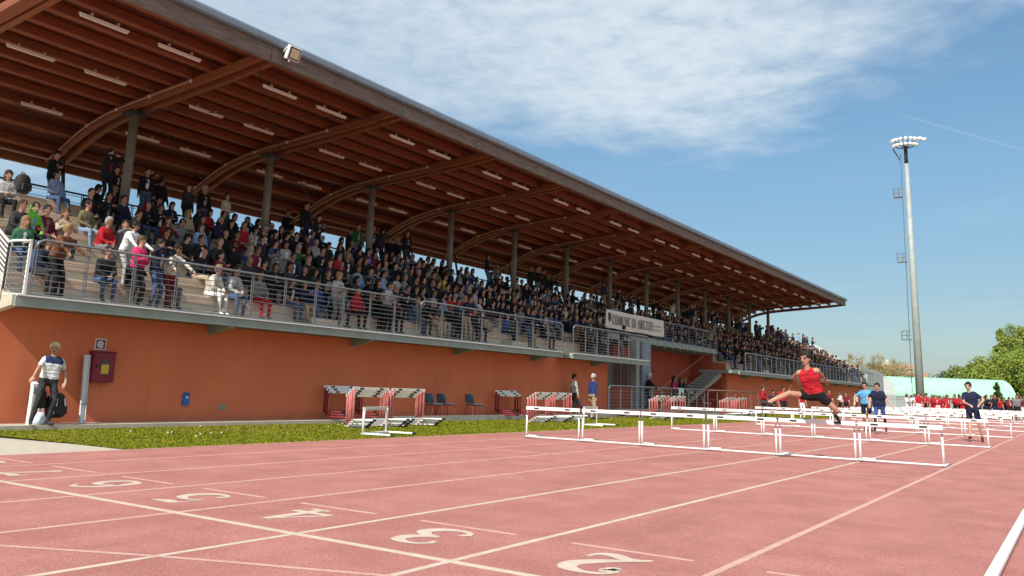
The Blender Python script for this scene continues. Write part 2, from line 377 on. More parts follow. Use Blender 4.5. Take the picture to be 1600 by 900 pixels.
# grass blades and daisies
def grass():
    n = 100000
    d = NR.rand(n)**1.35; y = 6.3+d*46; x = -14.05+NR.rand(n)*(TX0+14.05+.03)
    keep = (y > 6.28+(x+14)*.09+NR.randn(n)*.06); x, y = x[keep], y[keep]; n = len(x)
    a = NR.rand(n)*6.283; h = .008+.016*NR.rand(n)+.014*(np.sin(x*1.7)*np.cos(y*1.1) > .4)*NR.rand(n); wd = (.006+.007*NR.rand(n))*(1+(y-6)/14)
    lean = NR.randn(n, 2)*.03
    z0 = .03*(TX0-x)/3.75
    A = np.stack([x-np.cos(a)*wd, y-np.sin(a)*wd, z0-.004], 1); B = np.stack([x+np.cos(a)*wd, y+np.sin(a)*wd, z0-.004], 1)
    C = np.stack([x+lean[:, 0], y+lean[:, 1], z0+h], 1)
    V = np.stack([A, B, C], 1).reshape(-1, 3); Fc = np.arange(3*n).reshape(-1, 3)
    me = bpy.data.meshes.new('grass'); me.from_pydata(V.tolist(), [], Fc.tolist()); me.materials.append(MAT['grass'])
    put('grass', me)['kind'] = 'stuff'
    mb = MB()
    for i in range(12):
        t = R.random(); cx, cy = R.choice(((-12.4, 8.6), (-12.0, 9.1), (-13.1, 10.5), (-11.3, 8.2), (-12.6, 13), (-11.6, 17)))
        mb.ball((cx+R.gauss(0, .5), cy+R.gauss(0, .5), .045), .013, 5, 3)
    mb.build('daisies', 'daisy')['kind'] = 'stuff'
grass()

# ------------------------------------------------------------------ grandstand
YN, Y1, Y2, YE, YR = 6.75, 28.3, 41.1, 73.5, 62.0     # near end, end of first block, start of second block, far end, end of roof
ZF, RISE, RUN, XF = 2.15, .40, .67, -14.6
FR = [6.59+4.06*i for i in range(14)]                 # roof frames
Xr = lambda k: XF-RUN*(k-1)
stand = thing('grandstand', 'long covered grandstand with orange walls, terraced seating and timber roof', 'grandstand', (-17, YN, 0), world=True)
def part(mb, name, m, parent=stand, smooth=False, **k): return mb.build(name, m, parent, smooth, **k)
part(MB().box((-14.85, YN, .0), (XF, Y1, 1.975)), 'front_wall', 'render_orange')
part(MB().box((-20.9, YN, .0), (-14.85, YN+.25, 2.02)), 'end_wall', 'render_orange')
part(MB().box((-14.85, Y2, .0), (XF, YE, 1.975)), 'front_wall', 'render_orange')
stepped = [(-20.9, 0), (-14.852, 0), (-14.852, 1.97), (-14.62, 1.99), (-14.62, 2.5), (-15.29, 2.5), (-15.29, 2.9), (-15.96, 2.9), (-15.96, 3.4), (-20.9, 3.4)]
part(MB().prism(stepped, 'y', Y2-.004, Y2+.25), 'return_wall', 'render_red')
part(MB().prism(stepped, 'y', Y1-.25, Y1+.004), 'return_wall', 'render_orange')
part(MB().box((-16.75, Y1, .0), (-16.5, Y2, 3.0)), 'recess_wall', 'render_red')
# wall fixing bits: two low vents
for y in (11.2, 20.2): part(MB().box((XF, y, .3), (XF+.012, y+.16, .42)), 'wall_vent', 'concrete_dark')
# walkway decks, fascias and brackets
for (a, b) in ((YN-.1, 23.85), (24.5, 30.5), (Y2, YE)):
    part(MB().box((-14.75, a, 1.985), (-13.98, b, 2.09)), 'walkway_deck', 'steel_paint')
    fa = part(MB().box((-13.98, a, 1.965), (-13.93, b, 2.145)), 'walkway_fascia', 'steel_paint')
    MB().box((-13.93, a, 1.965), (-13.90, b, 1.985)).build('flange', 'steel_paint', fa, loc=(0, 0, 0))
    MB().box((-13.93, a, 2.125), (-13.90, b, 2.148)).build('flange', 'rail_white', fa, loc=(0, 0, 0))
part(MB().box((-14.75, YN-.1, 2.09), (-13.985, 23.85, ZF)), 'walkway_floor', 'step_concrete')
part(MB().box((-14.75, 24.5, 2.09), (-13.985, 30.5, ZF)), 'walkway_floor', 'step_concrete')
part(MB().box((-14.75, Y2, 2.09), (-13.985, YE, ZF)), 'walkway_floor', 'step_concrete')
br = MB().prism([(-14.6, 1.985), (-13.95, 1.985), (-13.95, 1.93), (-14.6, 1.80)], 'y', 0, .14).mesh('bracket', 'steel_paint')
for y in [10.75+4.06*i for i in range(0, 16)]:
    if y < 29 or y > 42: put('bracket', br, stand, Vector((0, y, 0))-Vector(stand['_world']))
# concrete terraces and the plank seats on them
for k in range(1, 7):
    z1 = ZF+RISE*k; z0 = z1-RISE; xb = -20.7 if k == 6 else Xr(k)-RUN-.02
    for (a, b) in (((YN+.02, Y1), (Y2, YE)) if k < 3 else ((YN+.02, YE),)):
        part(MB().box((xb, a, z0), (Xr(k), b, z1-.045)), 'terrace_step', 'step_concrete')
        n = max(1, round((b-a)/4.06)); L = (b-a)/n
        for i in range(n):
            pk = MB(); y0, y1 = a+i*L+.012, a+(i+1)*L-.012
            pk.bbox((Xr(k)-.36, y0, z1-.043), (Xr(k)-.19, y1, z1), .006); pk.bbox((Xr(k)-.17, y0, z1-.043), (Xr(k)+.02, y1, z1), .006)
            part(pk, 'seat_plank', 'seat_wood')
            part(MB().bbox((Xr(k)+.001, y0, z1-.155), (Xr(k)+.022, y1, z1-.048), .004), 'front_board', 'seat_wood')
part(MB().box((-20.7, YN+.03, 4.505), (-18.3, YE, 4.55)), 'top_platform', 'step_concrete')
# stair aisles: small half steps of concrete in the seating
for y in (13.2, 21.3, 46, 54, 66):
    mb = MB()
    for k in range(1, 6):
        mb.box((Xr(k)+.36, y, ZF+RISE*(k-1)-.01), (Xr(k)+.0235, y+.9, ZF+RISE*(k-.5)))
    part(mb, 'aisle_steps', 'step_concrete')
# near end: sunlit concrete string under the side rail
part(MB().prism([(-13.98, 1.975), (-13.98, 2.14), (-14.3, 2.20), (-18.6, 4.75), (-20.8, 4.75), (-20.8, 1.80), (-14.9, 1.84)], 'y', YN-.13, YN), 'end_string', 'concrete')
part(MB().prism([(-14.3, 2.02), (-14.3, 2.20), (-18.6, 4.75), (-20.8, 4.75), (-20.8, 2.02)], 'y', YE+.003, YE+.13), 'end_string', 'concrete')
# upper gallery over the recess
part(MB().box((-16.5, Y1+.6, 3.0), (-14.98, Y2-.3, 3.11)), 'gallery_deck', 'steel_paint')
part(MB().box((-14.98, Y1+.6, 2.93), (-14.93, Y2-.3, 3.13)), 'gallery_fascia', 'steel_paint')
jb = MB().box((-16.45, 0, 2.86), (-15.0, .1, 3.0)).mesh('joist', 'steel_paint')
for i in range(14): put('joist', jb, stand, Vector((0, Y1+1.1+.85*i, 0))-Vector(stand['_world']))
part(MB().box((-14.75, 30.55, .1), (-14.5, 30.85, 3.0)), 'steel_post', 'fence_grey')
part(MB().box((-14.9, 30.9, .25), (-14.4, 31.7, 2.93)), 'duct_panel', 'gutter_metal')
# landing side and stair to the second block
part(MB().box((-15.7, Y2-.9, 2.0), (-14.0, Y2-.003, 2.145)), 'landing', 'steel_paint')
stp = MB()
ns = 15
for i in range(ns): stp.box((-15.4, Y2-.9-.37*(i+1), 2.0-.122*(i+1)), (-14.6, Y2-.905-.37*i, 2.05-.122*(i+1)))
stp.prism([(Y2-.9, 2.0), (Y2-.9, 1.8), (Y2-.9-.37*ns, 1.8-.118*ns), (Y2-.9-.37*ns, 2.0-.122*ns)], 'x', -14.60, -14.54)
stp.prism([(Y2-.9, 2.0), (Y2-.9, 1.8), (Y2-.9-.37*ns, 1.8-.118*ns), (Y2-.9-.37*ns, 2.0-.122*ns)], 'x', -15.46, -15.403)
stp.prism([(Y2-.95, 1.98), (Y2-.95, 1.82), (Y2-.9-.37*ns, 1.83-.122*ns), (Y2-.9-.37*ns, 1.93-.122*ns)], 'x', -15.402, -14.601)
part(stp, 'stair', 'concrete_dark')
hr = MB(); hr.tube([(-15.4, Y2-.6, 3.0), (-15.4, Y2-1.1, 2.75), (-15.4, Y2-.9-.37*ns, 1.05), (-15.4, Y2-7, .98)], .022)
part(hr, 'stair_handrail', 'rust_rail')
# windows and door in the recess
def window(y0, y1, z0, z1, n, x=-16.5):
    fr = MB(); t = .05
    fr.box((x-.002, y0, z0), (x+.06, y0+t, z1)); fr.box((x-.002, y1-t, z0), (x+.06, y1, z1)); fr.box((x, y0+t, z1-t), (x+.058, y1-t, z1)); fr.box((x, y0+t, z0), (x+.058, y1-t, z0+t))
    f = part(fr, 'window', 'fence_grey'); wv = (y1-y0-2*t)/n
    for i in range(n):
        a = y0+t+wv*i; b = a+wv
        MB().box((x+.004, a+.02, z0+t), (x+.02, b-.02, z1-t)).build('pane', 'glass_dark', f, loc=(0, 0, 0))
        MB().box((x+.021, a+.05, z0+t), (x+.024, b-.1, z1-t)).build('curtain', 'curtain', f, loc=(0, 0, 0))
        if i: MB().box((x+.005, a-.02, z0+t), (x+.056, a+.02, z1-t)).build('mullion', 'fence_grey', f, loc=(0, 0, 0))
window(32.3, 35.4, 1.15, 2.3, 4); window(29.3, 31.0, .3, 2.3, 2)
part(MB().box((-16.5, 31.1, .25), (-16.44, 32.2, 2.35)), 'door', 'concrete_dark')
struct(MB().box((-16.5, Y1+.003, .1), (-13.995, Y2-.003, .26)).build('platform', 'concrete_dark'))

# roof ---------------------------------------------------------------
prof = [(-21.35, 6.10), (-20.8, 6.30), (-20.2, 6.56), (-19.6, 6.76), (-18.8, 6.93), (-17.8, 7.03), (-16.5, 7.12), (-15.2, 7.21), (-14.3, 7.28), (-13.42, 7.37)]   # underside of the arches
zb = lambda x: float(np.interp(x, [p[0] for p in prof], [p[1] for p in prof]))
hb = lambda x: .12+.065*min(1, (x+21.35)/1.5)*(1 if x < -16.5 else 1-.62*(x+16.5)/3.1)
arc = MB(); pts = [(-21.35+i*(7.93)/26) for i in range(27)]
low = [(x, zb(x)) for x in pts]; top = [(x, zb(x)+hb(x)) for x in pts]
for i in range(26):
    for (sx, a, b) in ((0, -.06, .06),):
        arc.prism([low[i], low[i+1], top[i+1], top[i]], 'y', a, b)
arch_me = arc.mesh('arch_beam', 'glulam')
cond = MB().tube([(x, .0, zb(x)+hb(x)*.55) for x in pts[:20]], .016, 6).mesh('conduit', 'conduit')
clip = MB().box((-.03, -.02, -.03), (.03, .02, .03)).mesh('clip', 'tube_white')
col_me = MB().tube([(0, 0, 4.3), (0, 0, 7.03)], .105, 16).mesh('column', 'column_steel', True)
cap_me = MB().box((-.17, -.22, 6.93), (.17, .22, 6.99)).mesh('column_cap', 'dark_steel')
strut_me = MB().tube([(-20.55, .0, 4.5), (-20.95, .0, 6.25)], .045, 8).mesh('back_strut', 'dark_steel')
W0 = Vector(stand['_world'])
for i, y in enumerate(FR):
    for s in (-.15, .15):
        a = put('arch_beam', arch_me, stand, Vector((0, y+s, 0))-W0)
    put('conduit', cond, stand, Vector((0, y-.24, 0))-W0)
    c = put('column', col_me, stand, Vector((-18, y, 0))-W0); put('column_cap', cap_me, c, (0, 0, 0))
    put('back_strut', strut_me, stand, Vector((0, y, 0))-W0)
    for x in (-20.9, -19.6, -18.4, -17.1, -15.6): put('clip', clip, stand, Vector((x, y-.24, zb(x)+hb(x)*.55))-W0)
# end arches (closing verge boards)
put('verge_beam', arch_me, stand, Vector((0, YR-.06, 0))-W0); put('verge_beam', arch_me, stand, Vector((0, 6.56, 0))-W0)
pur = MB().bbox((-.075, FR[0]-.0, 0), (.075, YR-.12, .2), .012).mesh('purlin', 'purlin_wood')
NP = 12; pxs = [-21.0+i*(7.3)/(NP-1) for i in range(NP)]
zt = lambda x: zb(x)+hb(x)
for x in pxs:
    sl = math.atan2(zt(x+.1)-zt(x-.1), .2)
    put('purlin', pur, stand, Vector((x, 0, zt(x)+.004))-W0, (0, -sl, 0))
ylist = [6.5]+FR[1:]+[YR]
for i in range(len(ylist)-1):
    xs = np.linspace(-21.6, -13.3, 24); mb = MB(); a, b = ylist[i], ylist[i+1]
    A = [(x, a, zt(x)+.21) for x in xs]; B = [(x, b, zt(x)+.21) for x in xs]; mb.strip(A, B)
    mb.strip([(x, a, zt(x)+.26) for x in xs], [(x, b, zt(x)+.26) for x in xs])
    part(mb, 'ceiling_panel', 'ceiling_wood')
xs = np.linspace(-21.7, -13.25, 24); mb = MB()
mb.strip([(x, 6.45, zt(x)+.30) for x in xs], [(x, YR+.06, zt(x)+.30) for x in xs]); mb.strip([(x, 6.45, zt(x)+.38) for x in xs], [(x, YR+.06, zt(x)+.38) for x in xs])
for y in (6.45, YR+.06): mb.strip([(x, y, zt(x)+.22) for x in xs], [(x, y, zt(x)+.38) for x in xs])
part(mb, 'roof_sheet', 'roof_metal')
for a, b in zip(ylist[:-1], ylist[1:]):
    part(MB().bbox((-13.40, a+.008, 7.37), (-13.30, b-.008, 7.70), .008), 'fascia_board', 'fascia_wood')
part(MB().bbox((-13.41, 6.47, 7.70), (-13.18, YR+.02, 7.86), .03), 'gutter', 'gutter_metal')
part(MB().bbox((-21.52, 6.5, 6.03), (-21.37, YR-.12, 6.60), .01), 'back_edge_beam', 'purlin_wood')
part(MB().tube([(-21.2, 6.5, 6.22), (-21.2, YR-.4, 6.22)], .03, 8), 'back_pipe', 'conduit')
for (i, x0, x1, fl) in ((1, -13.7, -17.6, 0), (1, -13.7, -17.6, 1), (2, -17.6, -20.4, 0), (2, -17.6, -20.4, 1), (0, -17.6, -20.6, 0), (1, -17.6, -20.6, 0), (5, -13.8, -17.6, 0), (9, -13.8, -17.6, 1), (7, -17.6, -20.5, 0)):
    ya, yb = (FR[i], FR[i+1]) if not fl else (FR[i+1], FR[i])
    part(MB().tube([(x0, ya, zb(x0)-.02), (x1, yb, zb(x1)-.02)], .011, 6), 'tie_rod', 'dark_steel')

# strip lights hung under the purlins
def strip_light():
    t = thing('strip_light', 'x', 'light', group='strip lights under the stand roof')
    MB().bbox((-.030, 0, .02), (.030, .93, .055), .008).build('housing', 'tube_white', t)
    MB().bbox((-.03, .02, -.012), (.03, .91, .02), .008).build('diffuser', 'tube_white', t)
    MB().box((-.02, .2, .06), (.02, .24, .12)).build('hanger', 'conduit', t); MB().box((-.02, .7, .06), (.02, .74, .12)).build('hanger', 'conduit', t)
    return t
sl0 = strip_light(); first = True
ROWN = ('front row along the roof edge', 'middle row of the ceiling', 'back row near the columns')
for j, (x, z) in enumerate(((-14.1, 7.12), (-16.65, 7.08), (-19.15, 6.80))):
    for i, y in enumerate(FR[:-1]):
        for q in (.5, 2.05):
            o = sl0 if first else dup(sl0); first = False
            o.location = (x, y+q, z)
            o['label'] = f"{'nearer' if q < 1 else 'farther'} white strip light of the {ORD[i]} bay, {ROWN[j]}"

# floodlight on the roof edge
fl = thing('floodlight', 'square floodlight on a white bracket at the roof edge', 'floodlight', (-13.22, 11.05, 7.62), world=False)
MB().bbox((-.02, -.02, -.15), (.02, .02, .05), .004).build('bracket', 'rail_white', fl); MB().tube([(0, -.17, .02), (.1, -.17, .1)], .018).build('bracket_arm', 'rail_white', fl)
hs = MB().bbox((0, -.16, -.14), (.10, .16, .16), .02).build('housing', 'frame_white', fl, loc=(.06, 0, .02), rot=(0, .35, 0))
MB().box((.101, -.135, -.115), (.106, .135, .135)).build('front_frame', 'black', hs); MB().box((.107, -.11, -.09), (.110, .11, .11)).build('lens', 'house_cream', hs)

# ------------------------------------------------------------------ railings
def railing(label, x, y0, y1, zlo, ztop, nbars=9, step=.875, mats=('galvanised', 'galvanised'), rounded=True, zpost=None):
    t = thing('railing', label, 'railing', (x, y0, zlo), world=True)
    n = max(1, round((y1-y0)/step)); zp = zlo-.12 if zpost is None else zpost
    pm = MB().box((-.006, -.028, zp-zlo), (.010, -.014, ztop-zlo-.02)).box((-.006, .014, zp-zlo), (.010, .028, ztop-zlo-.02)).box((-.004, -.014, .12), (.006, .014, .16)).mesh('post', mats[0])
    bp = MB().box((-.02, -.035, zp-zlo), (.02, .035, zp-zlo+.07)).mesh('post_shoe', 'dark_steel')
    for i in range(n+1):
        p = put('post', pm, t, (0, (y1-y0)*i/n, 0)); put('post_shoe', bp, p, (0, 0, 0))
    hp = [(x, y0+.12, ztop), (x, y1-.12, ztop)]
    if rounded: hp = [(x, y0, ztop-.14), (x, y0+.03, ztop-.05), (x, y0+.12, ztop)]+[(x, y1-.12, ztop), (x, y1-.03, ztop-.05), (x, y1, ztop-.14)]
    MB().tube(hp, .024, 8).build('handrail', mats[1], t, True)
    for j in range(nbars):
        z = zlo+.07+(ztop-zlo-.14)*j/(nbars-1)
        MB().tube([(x, y0, z), (x, y1, z)], .0068, 6).build('bar', mats[1], t)
    MB().bbox((x-.012, y0, zlo), (x+.012, y1, zlo+.035), .004).build('toe_rail', mats[1], t)
    return t
railing('galvanised railing along the left half of the first walkway', -13.965, 6.87, 16.5, ZF, 3.07)
railing('galvanised railing along the right half of the first walkway', -13.965, 16.62, 23.85, ZF, 3.07)
railing('galvanised railing before the recess with the windows below', -13.955, 24.55, 30.45, ZF, 3.07)
railing('long galvanised railing of the far seating block', -13.965, Y2+1, YE, ZF, 3.07)
railing('galvanised gallery railing carrying the white banner', -14.95, Y1+.7, Y2-.4, 3.13, 4.0, 7)
railing('dark railing along the back of the top platform', -20.5, YN+.2, YE, 4.55, 5.35, 5, 1.35, ('dark_steel', 'dark_steel'), False, 4.5)
railing('silver railing in front of the recess under the gallery', -14.02, 27.3, 36.6, .28, 1.14, 7, .95, zpost=.2)
railing('rusty brown railing to the right of the recess', -14.02, 37.0, 44.2, .28, 1.14, 3, 1.2, ('rust_rail', 'rust_rail'), False, .1)
# sloping side railing at the near end and its bowed corner panel
def side_rail(y, label):
    t = thing('railing', label, 'railing', (-14.4, y, 2.2), world=True); s = .585
    L = lambda x, z: (x, y, z+s*(-14.4-x))
    MB().tube([L(-14.36, 2.98), L(-18.4, 2.98), (-19.3, y, 5.4), (-20.6, y, 5.4)], .025, 8).build('handrail', 'rail_white', t, True)
    for j in range(9): MB().tube([L(-14.4, 2.25+.08*j), L(-18.4, 2.25+.08*j), (-20.6, y, 4.66+.08*j)], .013, 6).build('bar', 'rail_white', t)
    for x in (-14.4, -15.3, -16.2, -17.1, -18.0): MB().box((x-.02, y-.008, 2.1+s*(-14.4-x)), (x+.02, y+.008, 2.96+s*(-14.4-x))).build('post', 'rail_white', t)
side_rail(YN-.07, 'white sloping side railing at the near end of the stand'); side_rail(YE+.07, 'white sloping side railing at the far end of the stand')
t = thing('railing', 'bowed grey corner railing joining walkway and sloping side rail', 'railing', (-14, 6.7, 2.15), world=True)
arcp = [(-13.965, 6.80), (-14.0, 6.70), (-14.10, 6.64), (-14.24, 6.62), (-14.36, 6.64)]
for j in range(9): MB().tube([(x, y, 2.24+.085*j) for x, y in arcp], .010, 6).build('bar', 'galvanised', t)
MB().tube([(x, y, 3.02) for x, y in arcp], .022, 8).build('handrail', 'rail_white', t, True)
MB().tube([(x, y, 2.15) for x, y in arcp], .016, 8).build('toe_rail', 'rail_white', t, True)
MB().box((-13.99, 6.76, 2.0), (-13.955, 6.80, 3.05)).build('post', 'rail_white', t); MB().box((-14.38, 6.62, 2.05), (-14.35, 6.65, 3.0)).build('post', 'dark_steel', t)

# banner on the gallery rail ------------------------------------------
def text_mesh(s, size, name, m, bold=.0):
    cu = bpy.data.curves.new(name, 'FONT'); cu.body = s; cu.size = size; cu.extrude = .0015; cu.offset = bold; cu.resolution_u = 3
    o = bpy.data.objects.new(name, cu); col.objects.link(o); dg = bpy.context.evaluated_depsgraph_get()
    me = bpy.data.meshes.new_from_object(o.evaluated_get(dg)); bpy.data.objects.remove(o); me.materials.clear(); me.materials.append(MAT[m]); return me
bn = thing('banner', 'white banner reading COMUNE DI AREZZO hung on the gallery railing', 'banner', (-14.86, 28.6, 3.32))
mb = MB(); ny, nz = 24, 4; g = []
for i in range(ny+1):
    for j in range(nz+1): g.append((.018*math.sin(i*.9+j*.4)+.01*math.sin(i*2.3), 5.5*i/ny, .70*j/nz+.012*math.sin(i*.55)*(1 if j == 0 else .4)))
mb.add(g, [(i*(nz+1)+j, (i+1)*(nz+1)+j, (i+1)*(nz+1)+j+1, i*(nz+1)+j+1) for i in range(ny) for j in range(nz)])
cloth = mb.build('cloth', 'banner_cloth', bn, True)
rt = (math.pi/2, 0, math.pi/2)
def serif_text(txt, h, gap):
    """roman capitals from thick and thin strokes with slab serifs"""
    T, t_ = .20, .075
    bar = lambda x, w_=.34, y=None: [([(x-w_/2, q), (x+w_/2, q)], [.055, .055]) for q in ((.03, .97) if y is None else (y,))]
    stem = lambda x: [([(x, .03), (x, .97)], [T, T])]+bar(x)
    G = {'C': (.78, [([(.76, .74), (.66, .92), (.46, 1), (.24, .9), (.12, .5), (.24, .1), (.46, 0), (.66, .08), (.78, .26)], [.12, .09, t_, .17, .22, .17, t_, .08, .06])]),
         'O': (.86, [([(.43, 1), (.2, .88), (.1, .5), (.2, .12), (.43, 0), (.66, .12), (.76, .5), (.66, .88), (.43, 1)], [t_, .16, .22, .16, t_, .16, .22, .16, t_])]),
         'M': (1.1, [([(.16, .03), (.18, .97)], [t_, t_]), ([(.2, .97), (.54, .06)], [T, T]), ([(.56, .06), (.88, .97)], [t_, t_]), ([(.92, .03), (.9, .97)], [T, T])]+bar(.16, .26, .03)+bar(.92, .3, .03)+bar(.16, .2, .97)+bar(.94, .2, .97)),
         'U': (.92, [([(.2, .97), (.2, .35), (.3, .08), (.48, .01), (.66, .1), (.74, .35), (.74, .97)], [T, T, .16, t_, t_, t_, t_])]+bar(.2, .34, .97)+bar(.74, .26, .97)),
         'N': (.95, [([(.18, .03), (.18, .97)], [t_, t_]), ([(.2, .97), (.76, .05)], [T, T]), ([(.78, .05), (.78, .97)], [t_, t_])]+bar(.18, .26, .03)+bar(.14, .2, .97)+bar(.78, .26, .97)),
         'E': (.76, stem(.2)+[([(.2, .97), (.66, .97)], [.06, .07]), ([(.2, .51), (.52, .51)], [.06, .06]), ([(.2, .03), (.7, .03)], [.06, .07]), ([(.66, .8), (.66, .98)], [.06, .06]), ([(.7, .02), (.7, .22)], [.06, .06])]),
         'D': (.90, stem(.2)+[([(.2, .97), (.46, .96), (.7, .82), (.78, .5), (.7, .18), (.46, .04), (.2, .03)], [.06, .07, .17, .22, .17, .07, .06])]),
         'I': (.42, stem(.21)),
         'A': (.92, [([(.16, .03), (.45, .98)], [t_, t_]), ([(.45, .98), (.76, .03)], [T, T]), ([(.26, .36), (.64, .36)], [.06, .06])]+bar(.16, .26, .03)+bar(.76, .34, .03)),
         'R': (.90, stem(.2)+[([(.2, .97), (.5, .96), (.66, .84), (.66, .66), (.5, .53), (.2, .52)], [.06, .07, .17, .17, .07, .06]), ([(.42, .52), (.78, .03)], [.15, .18])]+bar(.78, .24, .03)),
         'Z': (.78, [([(.12, .96), (.66, .96)], [.07, .07]), ([(.66, .96), (.12, .04)], [.17, .17]), ([(.12, .04), (.68, .04)], [.07, .07]), ([(.12, .78), (.12, .97)], [.06, .06]), ([(.68, .03), (.68, .24)], [.06, .06])])}
    mb = MB(); x = 0
    for ch in txt:
        if ch == ' ': x += .45; continue
        w_, st = G[ch]
        for si, (p, q) in enumerate(st): ribbon(mb, p, q, lambda v, x=x, si=si: (.0008*si, (x+v.x)*h, v.y*h))
        x += w_+gap
    return mb.mesh('lettering', 'ink'), x*h
lt, lw_ = serif_text('COMUNE DI AREZZO', .36, .06)
put('lettering', lt, bn, (.034, .52, .17), scale=(1, 3.75/lw_, 1))
for j in range(2): put('small_print', MB().box((.03, 4.35, .22+.16*j), (.034, 5.2, .255+.16*j)).mesh('small_print', 'ink_grey'), bn)
cr = MB().prism([(.16, .58), (.16, .34), (.28, .22), (.40, .34), (.40, .58)], 'x', .030, .034); cr.build('crest', 'ink', bn)
for z in (.05, .66): put('eyelet', MB().ball((.03, .06, z), .02, 6, 4).mesh('eyelet', 'galvanised'), bn)

# ------------------------------------------------------------------ things on the wall
cb = thing('hose_cabinet', 'burgundy fire hose cabinet on the orange wall behind a grey post', 'cabinet', (XF, 8.36, .80))
body = MB().bbox((0, 0, 0), (.13, .43, .53), .006).build('box', 'cabinet_red', cb)
MB().box((.131, .015, .012), (.142, .415, .505)).build('door', 'cabinet_red', cb)
MB().box((.0, -.012, .531), (.16, .442, .545)).build('lid', 'cabinet_red', cb)
MB().box((.143, .15, .15), (.146, .31, .38)).build('window', 'glass_dark', cb); MB().box((.147, .16, .15), (.149, .30, .31)).build('instruction_label', 'yellow', cb)
MB().box((.143, .06, .25), (.16, .09, .31)).build('lock', 'black', cb)
sg = thing('hose_sign', 'square red fire hose sign with white spiral above the cabinet', 'sign', (XF, 8.43, 1.37))
MB().box((0, 0, 0), (.008, .21, .20)).build('plate', 'frame_white', sg); MB().box((.009, .02, .02), (.011, .19, .18)).build('red_field', 'cabinet_red', sg)
sp = MB(); ribbon(sp, [(.5+.07*a*math.cos(a*1.9)*.33, .5+.07*a*math.sin(a*1.9)*.33) for a in [i*.6 for i in range(2, 17)]], [.07]*15, lambda q: (.0125, .105+(q.x-.5)*.3, .10+(q.y-.5)*.3)); sp.build('spiral', 'frame_white', sg)
ps = thing('steel_channel', 'tall grey steel channel leaning on the wall beside the red cabinet', 'post', (-14.44, 8.28, .1))
o = MB().box((-.012, -.05, 0), (.0, .05, 1.17)).box((0, -.05, 0), (.03, -.042, 1.17)).box((0, .042, 0), (.03, .05, 1.17)).build('channel', 'frame_white', ps, rot=(.02, -.05, 0)); MB().box((-.013, -.051, .32), (.031, .051, .335)).build('joint', 'concrete_dark', o)
bo = thing('bollard', 'white bollard with sloped top by the man in the polo shirt', 'bollard', (-14.25, 7.30, .1))
MB().bbox((-.045, -.045, 0), (.045, .045, .62), .012).build('body', 'rail_white', bo); MB().prism([(-.045, .621), (.045, .621), (.045, .65), (-.045, .69)], 'y', -.045, .045).build('head', 'rail_white', bo); MB().box((.0455, -.03, .5), (.048, .03, .6)).build('plate', 'steel_paint', bo)
vb = thing('valve_box', 'small blue valve cover fixed low on the orange wall', 'valve cover', (XF, 10.33, .40))
MB().bbox((0, 0, 0), (.04, .15, .22), .012).build('cover', 'bright_blue', vb); MB().ball((.045, .075, .15), .03, 8, 5).build('knob', 'frame_white', vb); MB().box((.0, .03, .221), (.03, .12, .25)).build('hood', 'bright_blue', vb)

def backpack(label, loc, rz, m, big=1.0, stripe=True):
    t = thing('backpack', label, 'backpack', loc, rz, scale=big)
    b = MB(); n = 10
    for (z, w_, d_) in ((0, .15, .09), (.03, .17, .11), (.2, .18, .12), (.36, .16, .10), (.44, .11, .06), (.46, .03, .02)):
        pass
    rings = [(0, .12, .07), (.03, .165, .105), (.18, .18, .12), (.34, .165, .105), (.42, .12, .07), (.455, .04, .03)]
    vs = []
    for (z, a, d) in rings:
        for k in range(n):
            q = 2*math.pi*k/n; cx, cy = math.cos(q), math.sin(q); vs.append((d*math.copysign(abs(cx)**.7, cx), a*math.copysign(abs(cy)**.7, cy), z))
    fs = [tuple(range(n-1, -1, -1)), tuple(range(5*n, 6*n))]+[(i*n+k, i*n+(k+1) % n, (i+1)*n+(k+1) % n, (i+1)*n+k) for i in range(5) for k in range(n)]
    b.add(vs, fs); b.build('body', m, t, True)
    MB().bbox((.10, -.12, .06), (.155, .12, .22), .02).build('front_pocket', m, t)
    for s in (-.07, .07): MB().tube([(-.07, s, .42), (-.15, s, .36), (-.16, s*1.2, .2), (-.09, s*1.3, .04)], .014, 6).build('strap', m, t, True)
    MB().tube([(-.04, -.04, .44), (-.04, -.03, .50), (-.04, .03, .50), (-.04, .04, .44)], .01, 6).build('handle', m, t, True)
    if stripe:
        for s in (-.11, .10): MB().tube([(.115, s, .08), (.132, s*.9, .2), (.11, s*.75, .35)], .016, 6).build('stripe', 'frame_white', t, True)
    return t
backpack('black backpack with white stripes behind the legs of the polo shirt man', (-14.34, 7.74, .20), .2, 'bag_black', .92)
backpack('puffy dark brown bag hanging between white bollard and standing man', (-14.38, 7.44, .34), -.1, 'bag_brown', .78, False)
backpack('black backpack left on the top terrace beside a long haired spectator', (-17.9, 8.35, 4.56), .3, 'bag_black', .9, False)
bg_ = thing('plastic_bag', 'white and light blue plastic bag standing at the feet of the man', 'bag', (-14.18, 7.42, .1))
bb = MB(); rr = [(0, .09, .06), (.05, .11, .07), (.14, .08, .05), (.20, .05, .02)]
vs = [(d*math.cos(2*math.pi*k/9)*(1+.15*math.sin(k*2.1+z*30)), a*math.sin(2*math.pi*k/9), z) for (z, a, d) in rr for k in range(9)]
bb.add(vs, [tuple(range(8, -1, -1)), tuple(range(27, 36))]+[(i*9+k, i*9+(k+1) % 9, (i+1)*9+(k+1) % 9, (i+1)*9+k) for i in range(3) for k in range(9)]); bb.build('sack', 'bag_white', bg_, True)
for s in (-.03, .03): MB().tube([(0, s-.015, .19), (0, s-.01, .26), (0, s+.01, .26), (0, s+.015, .19)], .006, 5).build('handle', 'bag_white', bg_)

